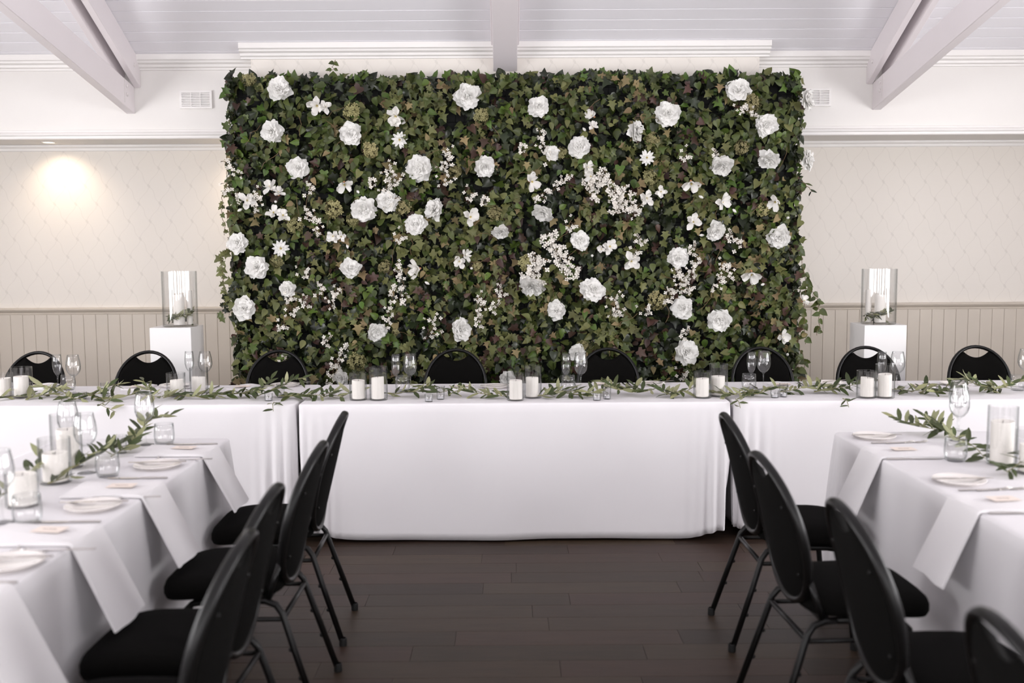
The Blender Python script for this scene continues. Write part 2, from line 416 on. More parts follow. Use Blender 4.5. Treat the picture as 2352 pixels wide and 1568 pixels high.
# walls behind and beside the camera, with window openings
def wall_with_windows(name, wl, length0, length1, z1):
    wins = sorted([(c - wd / 2, c + wd / 2, a, b) for (q, c, wd, a, b) in WINDOWS if q == wl])
    segs = []; cur = length0
    for a, b, s0, s1 in wins:
        segs.append((cur, a, 0, z1)); segs.append((a, b, 0, s0)); segs.append((a, b, s1, z1)); cur = b
    segs.append((cur, length1, 0, z1))
    m = MB()
    for a, b, s0, s1 in segs:
        if wl == 'b': m.box(a, b, ROOM_Y0 - .15, ROOM_Y0, s0, s1)
        elif wl == 'l': m.box(-ROOM_X - .15, -ROOM_X, a, b, s0, s1)
        else: m.box(ROOM_X, ROOM_X + .15, a, b, s0, s1)
    if wl != 'b':                                            # gable above
        xa, xb = (-ROOM_X - .15, -ROOM_X) if wl == 'l' else (ROOM_X, ROOM_X + .15)
        m.add([(xa, ROOM_Y0, z1), (xa, YA + .15, z1), (xa, YR, zr + .1), (xb, ROOM_Y0, z1), (xb, YA + .15, z1), (xb, YR, zr + .1)],
              [(0, 2, 1), (3, 4, 5), (0, 1, 4, 3), (1, 2, 5, 4), (2, 0, 3, 5)])
    return struct(m.build(name, M['wall'], smooth=False))
wall_with_windows('wall_rear', 'b', -ROOM_X - .15, ROOM_X + .15, 3.05)
wall_with_windows('wall_left', 'l', ROOM_Y0, YA + .15, 2.95)
wall_with_windows('wall_right', 'r', ROOM_Y0, YA + .15, 2.95)
for i, (wl, c, wd, z0, z1) in enumerate(WINDOWS):
    t = .045
    fm = MB(); n = 3
    ver = [c - wd / 2 + t / 2 + (wd - t) * k / n for k in range(n + 1)]; hor = [z0 + t / 2 + (z1 - z0 - t) * k / 3 for k in range(4)]
    def bar(u0, u1, v0, v1, target):
        if wl == 'b': target.box(u0, u1, ROOM_Y0 - .1, ROOM_Y0 - .05, v0, v1)
        elif wl == 'l': target.box(-ROOM_X - .1, -ROOM_X - .05, u0, u1, v0, v1)
        else: target.box(ROOM_X + .05, ROOM_X + .1, u0, u1, v0, v1)
    root = struct(empty('window_%d' % (i + 1)))
    for k, u in enumerate(ver):
        m = MB(); h = t / 2 if k in (0, n) else .015; bar(u - h, u + h, z0, z1, m); m.build('window_bar', M['trim'], root, smooth=False)
    for k, v in enumerate(hor):
        m = MB(); h = t / 2 if k in (0, 3) else .015; bar(c - wd / 2, c + wd / 2, v - h, v + h, m); m.build('window_bar', M['trim'], root, smooth=False)

# trusses: lower chord between two rafters, bolted
CH = 0.175
def truss(cx, wid, raf, yend, label, bolts_side):
    root = empty('roof_truss', (cx, yend, 2.6))
    yl = YR
    def beam(xa, xb, zb0, zt0, s, name, parent=root):
        dz = (yend - yl) * s
        m = MB(); m.add([(xa, 0, zb0 - 2.6), (xb, 0, zb0 - 2.6), (xb, 0, zt0 - 2.6), (xa, 0, zt0 - 2.6),
                         (xa, yl - yend, zb0 - 2.6 + dz), (xb, yl - yend, zb0 - 2.6 + dz), (xb, yl - yend, zt0 - 2.6 + dz), (xa, yl - yend, zt0 - 2.6 + dz)],
                        [(0, 3, 2, 1), (4, 5, 6, 7), (0, 1, 5, 4), (1, 2, 6, 5), (2, 3, 7, 6), (3, 0, 4, 7)])
        o = m.build(name, M['beam'], parent, smooth=False)
        md = o.modifiers.new('edge', 'BEVEL'); md.width = .004; md.segments = 1
        return o
    zt = zc(yend) - .002
    if raf > 0: beam(-wid / 2, wid / 2, 2.597, 2.795, CH, 'lower_chord')
    for sx in (-1, 1):
        if raf > 0: beam(min(sx * wid / 2, sx * (wid / 2 + raf)), max(sx * wid / 2, sx * (wid / 2 + raf)), 2.785, zt, SLOPE, 'rafter')
    if raf <= 0:
        beam(-wid / 2, wid / 2, zt - .17, zt - .03, SLOPE, 'rafter'); beam(-wid / 2 - .015, wid / 2 + .015, zt - .03, zt, SLOPE, 'cover_strip')
    if bolts_side:
        s = bolts_side; xs = s * wid / 2
        pl = MB(); a = -.2
        pl.box(min(xs, xs + s * .004), max(xs, xs + s * .004), a - .006, a + .006, .02 - a * CH, .19 - a * CH); pl.build('strap', M['bolt'], root, smooth=False)
        for by, bz in ((-.15, .09), (-.15, .15)):
            m = MB(); m.lathe([(0, .012), (.008, .011), (.014, .006), (.014, 0)], 10); o = m.build('bolt', M['bolt'], root, loc=(xs, by, bz - by * CH)); o.rotation_euler = (0, s * PI / 2, 0)
        m = MB(); m.lathe([(0, .012), (.008, .011), (.014, .006), (.014, 0)], 10)
        o = m.build('bolt', M['bolt'], root, loc=(s * (wid / 2 + raf), -.12, .33)); o.rotation_euler = (0, s * PI / 2, 0)
    tag(root, label, 'roof truss')
    return root
truss(-2.787, .066, .05, YU, 'white painted twin-rafter roof truss above the lit downlight side wall', 1)
truss(-.002, .174, 0, YB, 'white painted rafter beam ending on the chimney breast above the flower wall', 0)
truss(2.766, .066, .05, YU, 'white painted twin-rafter roof truss on the side without a lit downlight', -1)

# vents
def vent(x, z, label):
    root = empty('air_vent', (x, YU, z))
    W_, H_ = .24, .13
    m = MB()
    m.box(-W_ / 2, W_ / 2, -.006, 0, H_ / 2 - .016, H_ / 2); m.box(-W_ / 2, W_ / 2, -.006, 0, -H_ / 2, -H_ / 2 + .016)
    m.box(-W_ / 2, -W_ / 2 + .016, -.006, 0, -H_ / 2 + .016, H_ / 2 - .016); m.box(W_ / 2 - .016, W_ / 2, -.006, 0, -H_ / 2 + .016, H_ / 2 - .016)
    m.build('frame', M['trim'], root, smooth=False)
    b_ = MB(); b_.box(-W_ / 2 + .016, W_ / 2 - .016, -.0012, 0, -H_ / 2 + .016, H_ / 2 - .016); b_.build('backing', M['trim'], root, smooth=False)
    sl = MB(); sl.box(-W_ / 2 + .016, W_ / 2 - .016, -.006, -.0014, -.0038, .0038); me = sl.mesh('slat', M['trim'], False)
    for k in range(8): link('slat', me, root, (0, 0, -.042 + k * .012))
    mu = MB(); mu.box(-.003, .003, -.0065, -.0014, -H_ / 2 + .016, H_ / 2 - .016); mm = mu.mesh('mullion', M['trim'], False)
    for k in (-1, 1): link('mullion', mm, root, (k * .035, 0, 0))
    root.scale = (1, 3.2, 1)
    tag(root, label, 'vent')
vent(-2.297, 2.697, 'white slatted air vent beside the truss above the lit downlight')
vent(2.30, 2.69, 'white slatted air vent half hidden by a flower on the wall edge')

# downlights in the soffit, each with its own warm lamp
def downlight(x, y, label, power):
    root = empty('downlight', (x, y, 2.425))
    m = MB(); m.lathe([(.052, -.0005), (.052, -.006), (.044, -.008), (.040, -.003), (.040, -.0005)], 28); m.build('ring', M['trim'], root)
    m = MB(); m.lathe([(0, -.003), (.039, -.003), (.039, -.001), (0, -.001)], 24); m.build('lens', M['lamp'], root)
    ld = bpy.data.lights.new('downlight_bulb', 'SPOT'); ld.energy = power; ld.color = (1.0, .80, .58); ld.spot_size = math.radians(120); ld.spot_blend = 1.0; ld.shadow_soft_size = .035
    lo = bpy.data.objects.new('bulb', ld); COL.objects.link(lo); lo.parent = root; lo.location = (0, 0, -.02)
    lo.rotation_euler = Vector((0, .42, -1)).to_track_quat('-Z', 'Y').to_euler()
    tag(root, label, 'downlight')
pd = on_z(123, 328, 2.425)
downlight(pd.x, YU + .26, 'glowing round downlight in the soffit above the wallpapered wall', 11)
downlight(-2.02, YU + .26, 'round downlight in the soffit tucked behind the leafy wall edge, warm side', 8)

# ================================================================== LEAVES
SHAPES = {
    'ovate': ([(0, 0), (.24, .08), (.36, .32), (.27, .62), (.11, .85), (0, 1)], [0, .12, .34, .6, .84, 1], .42),
    'ivy': ([(0, .0), (.28, -.14), (.45, .10), (.30, .26), (.52, .50), (.24, .58), (.11, .82), (0, 1)], [0, .02, .12, .26, .42, .58, .8, 1], .36),
    'lobed': ([(0, 0), (.20, -.10), (.44, -.02), (.27, .18), (.62, .40), (.34, .46), (.20, .62), (.16, .80), (0, 1)], [0, .02, .08, .2, .34, .46, .62, .8, 1], .32),
    'heart': ([(0, .05), (.22, -.06), (.46, .08), (.45, .34), (.28, .64), (.09, .88), (0, 1)], [.05, .06, .16, .36, .62, .86, 1], .42),
    'slim': ([(0, 0), (.09, .15), (.145, .45), (.11, .75), (.04, .93), (0, 1)], [0, .16, .45, .74, .92, 1], .25),
}
def leaf_arrays(shape, curl=.25, seed=0):
    right, mids, fold = SHAPES[shape]; rr = random.Random(seed)
    vs = []; fs = []; n = len(right)
    cz = curl
    def z(x, y): return fold * abs(x) - cz * y * y * .6 + .03 * math.sin(y * 9 + seed) * (1 if x > 0 else -1) * min(1, abs(x) * 3)
    mid = [(0, m, z(0, m)) for m in mids]
    r_ = [(x, y, z(x, y)) for x, y in right]; l_ = [(-x * rr.uniform(.88, 1.1), y, z(-x, y)) for x, y in right]
    # tip and base are shared with the midrib
    vs = mid[:]; ri = [0] + list(range(n, n + n - 2)) + [n - 1]; vs += r_[1:-1]
    li = [0] + list(range(len(vs), len(vs) + n - 2)) + [n - 1]; vs += l_[1:-1]
    for i in range(n - 1):
        a = (i, i + 1); b = (ri[i + 1], ri[i]); f = [a[0], b[1], b[0], a[1]]; f = list(dict.fromkeys(f))
        if len(f) >= 3: fs.append(tuple(f))
        b = (li[i + 1], li[i]); f = [a[0], a[1], b[0], b[1]]; f = list(dict.fromkeys(f))
        if len(f) >= 3: fs.append(tuple(f))
    return np.array(vs, float), fs
LEAF_ARR = {}
for sh in SHAPES:
    LEAF_ARR[sh] = [leaf_arrays(sh, c, k) for k, c in enumerate((.12, .35, .6))]
LEAF_ME = {}
def leaf_mesh(shape, mk, var):
    k = (shape, mk, var)
    if k not in LEAF_ME:
        vs, fs = LEAF_ARR[shape][var]; mb = MB(); mb.add([tuple(v) for v in vs], fs); LEAF_ME[k] = mb.mesh('leaf', M[mk], True, 0)
    return LEAF_ME[k]
def leaf_rot(nrm, tip):
    n = Vector(nrm).normalized(); t = Vector(tip); t = (t - n * t.dot(n)).normalized(); x = t.cross(n)
    return Matrix((x, t, n)).transposed()
class LeafField:
    def __init__(s, mats): s.keys = mats; s.v = []; s.f = []; s.mi = []; s.n = 0
    def add(s, shape, mk, var, pos, rot, size):
        vs, fs = LEAF_ARR[shape][var]
        w_ = (vs * size) @ np.array(rot.transposed()) + np.array(pos)
        s.v.append(w_); s.f.extend([tuple(i + s.n for i in f) for f in fs]); s.mi.extend([s.keys.index(mk)] * len(fs)); s.n += len(vs)
    def build(s, name, parent):
        me = bpy.data.meshes.new(name); me.from_pydata(np.concatenate(s.v).tolist(), [], s.f)
        for k in s.keys: me.materials.append(M[k])
        me.polygons.foreach_set('material_index', s.mi); me.polygons.foreach_set('use_smooth', [True] * len(s.f)); me.update()
        return tag(link(name, me, parent), kind='stuff')

# ================================================================== FLOWER WALL
FX0, FX1, FZ1, FY = -1.955, 2.085, 2.80, 7.24
fwall = empty('flower_wall', (0.065, FY, 0)); OX = 0.065
tag(fwall, 'tall green ivy wall dotted with white flowers behind the head table', 'flower wall')
def fl(x, y, z): return Vector((x - OX, y - FY, z))
m = MB(); m.box(FX0 - OX + .03, FX1 - OX - .03, .03, .06, 0.02, FZ1 - .02); m.build('backing_panel', M['frame_black'], fwall, smooth=False)
m = MB()
for (a, b, c_, d) in ((FX0 - OX, FX0 - OX + .04, 0, FZ1), (FX1 - OX - .04, FX1 - OX, 0, FZ1)): m.box(a, b, .02, .07, c_, d)
for k, (a, b) in enumerate(((FX0 - OX, FX0 - OX + .04), (FX1 - OX - .04, FX1 - OX))):
    q = MB(); q.box(a, b, .02, .07, 0, FZ1); q.build('frame_post', M['frame_black'], fwall, smooth=False)
q = MB(); q.box(FX0 - OX + .04, FX1 - OX - .04, .02, .07, FZ1 - .02, FZ1); q.build('frame_rail', M['frame_black'], fwall, smooth=False)
for k in (-1, 1):
    q = MB(); q.box(k * 1.5 - .03, k * 1.5 + .03, -.06, .12, 0, .02); q.build('foot', M['frame_black'], fwall, smooth=False)
# wire grid: one welded lattice
g = MB(); nx, nz = 66, 46; gx0, gx1 = FX0 - OX + .01, FX1 - OX - .01
g.add([(gx0 + (gx1 - gx0) * i / nx, .022, .02 + (FZ1 - .03) * j / nz) for j in range(nz + 1) for i in range(nx + 1)],
      [(j * (nx + 1) + i, j * (nx + 1) + i + 1, (j + 1) * (nx + 1) + i + 1, (j + 1) * (nx + 1) + i) for j in range(nz) for i in range(nx)])
wire = g.build('wire_grid', M['wire'], fwall, smooth=False)
md = wire.modifiers.new('wires', 'WIREFRAME'); md.thickness = .0035

LK = ['leaf_dark', 'leaf_mid', 'leaf_olive', 'leaf_bright', 'leaf_tan', 'leaf_wine']
back = LeafField(LK); front = LeafField(LK)
rl = random.Random(11)
def rnd_rot(spread=.55, tipdev=60, up=False):
    n = (rl.gauss(0, spread), -1, rl.gauss(.18, spread)); a = math.radians(rl.gauss(0, tipdev))
    t = (math.sin(a), rl.gauss(-.1, .3), -math.cos(a) if not up else math.cos(a))
    return leaf_rot(n, t)
# back mat: dark glossy ivy with a few bright leaves
for i in range(6600):
    x = rl.uniform(FX0 + .01, FX1 - .01); z = rl.uniform(.0, FZ1 - .005)
    u = rl.random()
    mk = 'leaf_dark' if u < .80 else ('leaf_bright' if u < .87 else ('leaf_wine' if u < .94 else 'leaf_mid'))
    if z > FZ1 - .18 and rl.random() < .35: continue
    back.add(rl.choice(['ivy', 'heart', 'heart', 'ovate', 'ivy']), mk, rl.randrange(3), fl(x, FY - rl.uniform(.0, .06), z), rnd_rot(.5), rl.uniform(.05, .085))
# edges: leaves that stick out at the top and the two sides
for i in range(330):
    x = rl.uniform(FX0, FX1); mk = rl.choices(LK, (4, 2, 1, 3, 0, .3))[0]
    rot = rnd_rot(.5, 35, True) if rl.random() < .75 else rnd_rot(.5)
    front.add(rl.choice(['ivy', 'ovate', 'ivy', 'heart']), mk, rl.randrange(3), fl(x, FY - rl.uniform(-.03, .05), FZ1 - rl.uniform(.0, .05)), rot, rl.uniform(.05, .085))
for i in range(900):
    s = rl.choice((-1, 1)); z = rl.uniform(0, FZ1); x = (FX0 if s < 0 else FX1) + s * rl.uniform(-.03, .015)
    mk = rl.choices(LK, (5, 2, 2, 1, .2, .3))[0]
    n = (s * rl.uniform(.1, 1), -rl.uniform(.2, 1), rl.gauss(0, .4)); t = (s * rl.uniform(0, .9), rl.gauss(0, .4), -rl.uniform(-.2, 1))
    front.add(rl.choice(['ivy', 'lobed', 'ovate', 'heart']), mk, rl.randrange(3), fl(x, FY - rl.uniform(-.05, .07), z), leaf_rot(n, t), rl.uniform(.045, .08))
# vines on top: patches of one kind each
VINES = []
patch = []
for i in range(250):
    x = rl.uniform(FX0, FX1); z = rl.uniform(.3, FZ1)
    lx = (x - FX0) / (FX1 - FX0); lz = z / FZ1
    if lz > .62 and (lx < .28 or lx > .82): kind = rl.choices(['ovate', 'creeper', 'dark'], (6, 2, 1.4))[0]
    elif lz > .75: kind = rl.choices(['ovate', 'creeper', 'dark', 'dry'], (2, 3, 2, .5))[0]
    elif lz < .38: kind = rl.choices(['ovate', 'creeper', 'dark', 'dry'], (2.5, 2, 3, 1.6))[0]
    else: kind = rl.choices(['ovate', 'creeper', 'dark', 'dry'], (2, 4, 2, 1.4))[0]
    patch.append((x, z, kind))
PAL = {'ovate': (['ovate', 'ovate', 'heart'], ('leaf_mid',) * 6 + ('leaf_olive', 'leaf_bright')),
       'creeper': (['lobed', 'ovate', 'lobed', 'ivy'], ('leaf_olive',) * 5 + ('leaf_mid', 'leaf_mid', 'leaf_tan')),
       'dark': (['ivy', 'heart'], ('leaf_dark', 'leaf_dark', 'leaf_dark', 'leaf_wine', 'leaf_mid', 'leaf_bright')),
       'dry': (['ovate', 'ivy', 'lobed'], ('leaf_tan', 'leaf_olive', 'leaf_olive', 'leaf_wine', 'leaf_dark', 'leaf_wine'))}
cand = []
for x, z, kind in patch:
    shp, mks = PAL[kind]
    for k in range(rl.randint(14, 30)):
        px = x + rl.gauss(0, .085); pz = z + rl.gauss(0, .10)
        if not (FX0 - .03 < px < FX1 + .03 and .02 < pz < FZ1): continue
        cand.append((rl.choice(shp), rl.choice(mks), rl.randrange(3), fl(px, FY - rl.uniform(.06, .145), pz), rnd_rot(.5, 55), rl.uniform(.042, .075)))
for i in range(900):       # loose leaves anywhere, some bright, some dry
    px = rl.uniform(FX0, FX1); pz = rl.uniform(.05, FZ1 - .03)
    mk = rl.choices(LK, (2, 2, 2, 1.8, .9, 1))[0]
    cand.append((rl.choice(['ivy', 'ovate', 'lobed', 'heart']), mk, rl.randrange(3), fl(px, FY - rl.uniform(.05, .12), pz), rnd_rot(.55, 60), rl.uniform(.05, .082)))
vis = [c for c in cand if c[3].z > .62]
vis.sort(key=lambda c: -(c[5] - c[3].y * .35))
top300 = set(id(c) for c in vis[:296])
for c in cand:
    if id(c) in top300: link('leaf', leaf_mesh(c[0], c[1], c[2]), fwall, c[3], c[4], c[5])
    else: front.add(*c)
back.build('ivy_mat', fwall); front.build('foliage', fwall)

# thin vine stems over the leaves and trailing runners at the two sides
def runner(pts, nl, mk, shape='ivy', size=.05, spread=.045, name='trailing_vine'):
    pts = [Vector(p) for p in pts]; mb = MB(); 
    curve = []
    for i in range(len(pts) - 1):
        for k in range(5): curve.append(pts[i].lerp(pts[i + 1], k / 5) + Vector((rl.gauss(0, .006), rl.gauss(0, .004), rl.gauss(0, .006))))
    curve.append(pts[-1]); mb.tube([fl(*p) for p in curve], .0022, 5)
    o = mb.build(name, M['stem_brown'], fwall)
    for k in range(nl):
        p = curve[int((k + .5) / nl * (len(curve) - 1))]; s = 1 if k % 2 else -1
        q = fl(*p) + Vector((0, 0, 0))
        link('leaf', leaf_mesh(shape, mk if rl.random() < .8 else 'leaf_mid', rl.randrange(3)), o, q, leaf_rot((rl.gauss(0, .4), -1, rl.gauss(.2, .3)), (s * rl.uniform(.4, 1), rl.gauss(-.1, .2), -rl.uniform(.1, .9))), size * rl.uniform(.75, 1.25))
    return o
def W(px, py, y=7.14): return on_y(px, py, y)
runner([W(530, 405, 7.16), W(512, 440, 7.16), W(508, 480, 7.16), W(515, 540, 7.16)], 12, 'leaf_olive', 'ivy', .036)
runner([W(535, 300, 7.18), W(522, 340, 7.18), W(520, 400, 7.18)], 8, 'leaf_mid', 'ovate', .034)
runner([W(540, 560, 7.14), W(508, 590, 7.14), W(512, 650, 7.14), W(522, 700, 7.14)], 18, 'leaf_olive', 'lobed', .052)
runner([W(545, 650, 7.14), W(518, 690, 7.14), W(505, 735, 7.14)], 10, 'leaf_dark', 'ivy', .05)
runner([W(1845, 620, 7.14), W(1862, 670, 7.14), W(1880, 690, 7.14), W(1884, 720, 7.14), W(1876, 770, 7.14)], 16, 'leaf_mid', 'ovate', .058)
runner([W(1835, 560, 7.14), W(1852, 640, 7.14), W(1846, 720, 7.14), W(1850, 790, 7.14)], 16, 'leaf_mid', 'heart', .06)
runner([W(1840, 415, 7.14), W(1855, 428, 7.14), W(1866, 440, 7.14)], 5, 'leaf_dark', 'slim', .05)
runner([W(760, 165, 7.16), W(768, 150, 7.16), W(771, 138, 7.16)], 4, 'leaf_mid', 'ovate', .042)
runner([W(1836, 800, 7.14), W(1850, 830, 7.14), W(1840, 860, 7.14)], 8, 'leaf_mid', 'ovate', .055)
for i in range(46):
    px = rl.uniform(560, 1810); py = rl.uniform(230, 780); p = W(px, py, 7.09); pts = [p]
    a = rl.uniform(0, 2 * PI)
    for k in range(4): a += rl.gauss(0, .5); p = p + Vector((math.cos(a) * .045, rl.gauss(0, .012), math.sin(a) * .045)); pts.append(p)
    mb = MB(); mb.tube([fl(*q) for q in pts], .0019, 5); mb.build('vine_stem', M['stem_brown'], fwall)

# ------------------------------------------------------------------ flowers (axis +Z, petals share the base vertex)
def petal(mb, base, az, L, Wd, e0, e1, ruffle, rr, cols=5, rows=4, mi=0, cup=.25, notch=0.0):
    ca_, sa_ = math.cos(az), math.sin(az); idx = []
    pos = [0.0, 0.0]; 
    pathr = [0]; pathz = [0]
    for k in range(1, rows + 1):
        e = e0 + (e1 - e0) * (k - .5) / rows; pathr.append(pathr[-1] + L / rows * math.cos(e)); pathz.append(pathz[-1] + L / rows * math.sin(e))
    o = len(mb.v)
    for k in range(1, rows + 1):
        v = k / rows; wdt = Wd * (math.sin(PI * min(1, v * .62 + .08)) if k < rows else .62)
        for c in range(cols):
            u = -1 + 2 * c / (cols - 1)
            rad = pathr[k] - (abs(u) ** 2) * L * .14 * (1 if k == rows else .3) + (rr.gauss(0, ruffle) if k == rows else 0)
            if notch and k == rows and abs(u) < .1: rad -= notch * L
            lat = u * wdt / 2; zz = pathz[k] + cup * Wd * u * u * .5 + (rr.gauss(0, ruffle) if k >= rows - 1 else 0)
            mb.v.append((ca_ * rad - sa_ * lat, sa_ * rad + ca_ * lat, zz))
    for c in range(cols - 1): mb.f.append((base, o + c + 1, o + c)); mb.mi.append(mi)
    for k in range(rows - 1):
        for c in range(cols - 1):
            a = o + k * cols + c; mb.f.append((a, a + 1, a + cols + 1, a + cols)); mb.mi.append(mi)
def flower_mesh(kind, seed):
    rr = random.Random(seed); mb = MB(); mb.v.append((0, 0, 0))
    if kind == 'peony':
        for n, L, Wd, e0, e1 in ((7, 1.0, .85, .0, .05), (8, .97, .78, .4, .12), (9, .93, .66, .8, .18), (8, .86, .56, 1.1, .25), (7, .76, .46, 1.3, .45), (6, .66, .40, 1.25, 1.35), (6, .64, .36, 1.2, 2.3), (5, .60, .34, 1.3, 2.7), (4, .5, .3, 1.5, 2.7)):
            a0 = rr.random() * 6
            for k in range(n): petal(mb, 0, a0 + 2 * PI * k / n + rr.gauss(0, .1), L * rr.uniform(.82, 1.12), Wd * rr.uniform(.85, 1.15), e0 + rr.gauss(0, .1), e1 + rr.gauss(0, .22), .035, rr, notch=.1 if rr.random() < .4 else 0)
        mats = [M['petal']]
    elif kind == 'daisy':
        for n, L, Wd, e0, e1 in ((11, 1.0, .34, .12, .05), (10, .8, .28, .4, .3), (8, .5, .2, .8, .9)):
            a0 = rr.random() * 6
            for k in range(n): petal(mb, 0, a0 + 2 * PI * k / n + rr.gauss(0, .06), L * rr.uniform(.9, 1.06), Wd, e0, e1, .015, rr, cols=3, rows=3)
        for k in range(9): petal(mb, 0, k * 2.4, .3, .1, 1.0, 1.3, .01, rr, cols=3, rows=2, mi=1)
        mats = [M['petal'], M['pollen']]
    elif kind == 'magnolia':
        for n, L, Wd, e0, e1 in ((4, 1.0, .62, .2, .6), (3, .95, .6, .9, .9)):
            a0 = rr.random() * 6
            for k in range(n): petal(mb, 0, a0 + 2 * PI * k / n + rr.gauss(0, .2), L * rr.uniform(.85, 1.1), Wd * rr.uniform(.9, 1.1), e0 + rr.gauss(0, .15), e1 + rr.gauss(0, .3), .01, rr, cup=.5)
        for k in range(7): petal(mb, 0, k * 2.4, .26, .09, 1.0, 1.3, .01, rr, cols=3, rows=2, mi=1)
        mb2 = [(math.cos(i * PI / 3) * .13, math.sin(i * PI / 3) * .13, -.12) for i in range(6)] + [(math.cos(i * PI / 3) * .09, math.sin(i * PI / 3) * .09, -.3) for i in range(6)]
        o = len(mb.v); mb.v += mb2
        for i in range(6):
            j = (i + 1) % 6; mb.f += [(0, o + i, o + j), (o + i, o + 6 + i, o + 6 + j, o + j)]; mb.mi += [2, 2]
        mats = [M['petal_pink'], M['pollen'], M['sepal']]
    return mb.mesh(kind, mats, True, 0)
FM = {'peony': [flower_mesh('peony', s) for s in range(6)], 'daisy': [flower_mesh('daisy', s) for s in range(2)], 'magnolia': [flower_mesh('magnolia', s) for s in range(5)]}
def floret(mb, c, n, r, base, rr, mi=0):
    n = Vector(n).normalized(); a = n.orthogonal().normalized(); b = n.cross(a); a0 = rr.random() * 6
    o = len(mb.v); mb.v.append(tuple(c))
    for k in range(4):
        t = a0 + k * PI / 2; d1 = a * math.cos(t) + b * math.sin(t); d0 = a * math.cos(t - .55) + b * math.sin(t - .55); d2 = a * math.cos(t + .55) + b * math.sin(t + .55)
        q = len(mb.v); mb.v += [tuple(c + d0 * r * .75 + n * r * .15), tuple(c + d1 * r + n * r * .3), tuple(c + d2 * r * .75 + n * r * .15)]
        mb.f += [(o, q, q + 1), (o, q + 1, q + 2)]; mb.mi += [mi, mi]
    # little stalk joins it to the cluster
    if base is not None:
        mb.f.append((base, o, o + 1)); mb.mi.append(1)
def hyd_mesh(seed):
    rr = random.Random(seed); mb = MB(); mb.v.append((0, 0, -.15))
    for i in range(74):
        th = math.acos(1 - rr.random() * .95); ph = rr.random() * 2 * PI
        n = Vector((math.sin(th) * math.cos(ph), math.sin(th) * math.sin(ph), math.cos(th)))
        floret(mb, Vector((n.x, n.y, n.z * .7)) * rr.uniform(.7, 1.08), n + Vector((rr.gauss(0, .3), rr.gauss(0, .3), rr.gauss(0, .3))), rr.uniform(.2, .3), 0, rr)
    return mb.mesh('hydrangea', [M['hyd'], M['stem_green']], True, 0)
HM = [hyd_mesh(s) for s in range(4)]
def spray_mesh(seed, L, wd, n, fr):
    rr = random.Random(seed); mb = MB()
    pts = [(rr.gauss(0, .01) * (k > 0), rr.gauss(0, .006), -L * k / 6) for k in range(7)]
    mb.tube(pts, .0016, 4, mi=1)
    for i in range(n):
        t = i / n; k = min(6, int(t * 7)); b = k * 4
        p = Vector((rr.gauss(0, wd), -abs(rr.gauss(.012, .014)), -L * t + rr.gauss(0, .01)))
        floret(mb, p, (rr.gauss(0, .5), -1, rr.gauss(0, .5)), fr * rr.uniform(.8, 1.2), b, rr)
    return mb.mesh('blossom_spray', [M['blossom'], M['stem_brown']], True, 0)
SM = {'s': [spray_mesh(s, .07, .016, 11, .0125) for s in range(4)], 'm': [spray_mesh(10 + s, .13, .019, 20, .0125) for s in range(3)],
      't': [spray_mesh(20 + s, .27, .013, 34, .012) for s in range(2)], 'b': [spray_mesh(30 + s, .16, .034, 60, .016) for s in range(2)], 'B': [spray_mesh(40, .30, .027, 90, .016)]}
PEONY = [(641, 205, 30), (624, 302, 28), (806, 308, 28), (683, 385, 27), (1073, 220, 31), (963, 387, 32), (1113, 383, 26), (1532, 262, 30), (1696, 206, 29), (1760, 287, 28), (1330, 337, 28),
         (1459, 303, 27, 'r'), (1656, 379, 29, 'd'), (1852, 230, 26, 'r'), (1853, 367, 26, 'r'), (836, 483, 31), (956, 516, 28), (1000, 481, 27, 'l'), (544, 558, 25), (589, 612, 29), (562, 708, 29), (866, 762, 26),
         (805, 616, 25), (661, 664, 21), (1058, 757, 30), (1220, 656, 32, 'd'), (1360, 666, 30), (1331, 553, 24), (1568, 706, 28), (1652, 735, 29), (1576, 810, 31), (1789, 545, 30), (1644, 530, 26),
         (1558, 592, 26), (1279, 712, 25), (1248, 488, 27, 'd'), (1236, 245, 25), (1268, 352, 18), (785, 866, 20), (1327, 810, 22), (1150, 532, 22, 'd'), (890, 463, 27), (1766, 366, 27, 'd'), (1165, 870, 20)]
DAISY = [(918, 321, 20), (1486, 362, 19), (645, 570, 21)]
MAGN = [(728, 242, 24), (748, 246, 16), (909, 266, 24), (906, 284, 14), (1360, 266, 18), (1361, 290, 14), (620, 430, 22), (640, 442, 18), (567, 460, 21), (628, 489, 20), (650, 495, 19), (791, 423, 22), (1221, 417, 24), (1350, 385, 18),
        (1358, 405, 18), (1588, 421, 23), (1659, 463, 22), (1781, 463, 22), (1485, 455, 20), (1518, 440, 15), (1592, 510, 21), (1726, 629, 25, 'd'), (766, 542, 17), (784, 543, 14), (1080, 498, 23), (1055, 600, 17), (1070, 586, 17),
        (957, 617, 24), (1400, 566, 20), (1382, 572, 12), (1450, 599, 23), (1797, 773, 19), (1846, 690, 14)]
BUDS = [(633, 463), (551, 482), (822, 440), (798, 565), (1253, 437), (1360, 587), (1610, 452), (1612, 540), (1687, 484), (1810, 500), (1752, 653), (1809, 814), (981, 650), (1342, 297), (1083, 616)]
HYD = [(808, 259, 24), (848, 345, 22), (1105, 268, 20), (571, 183, 18), (1727, 234, 25), (1500, 318, 18), (1703, 338, 19), (766, 479, 24), (1137, 490, 19), (1494, 408, 21), (1510, 690, 25), (1210, 605, 22), (1340, 796, 16),
       (925, 475, 21), (1045, 395, 18), (818, 832, 24), (1290, 350, 16), (1752, 481, 18), (675, 515, 23), (810, 505, 18), (882, 612, 17), (1098, 612, 14), (636, 600, 17), (1100, 855, 16), (908, 762, 10)]
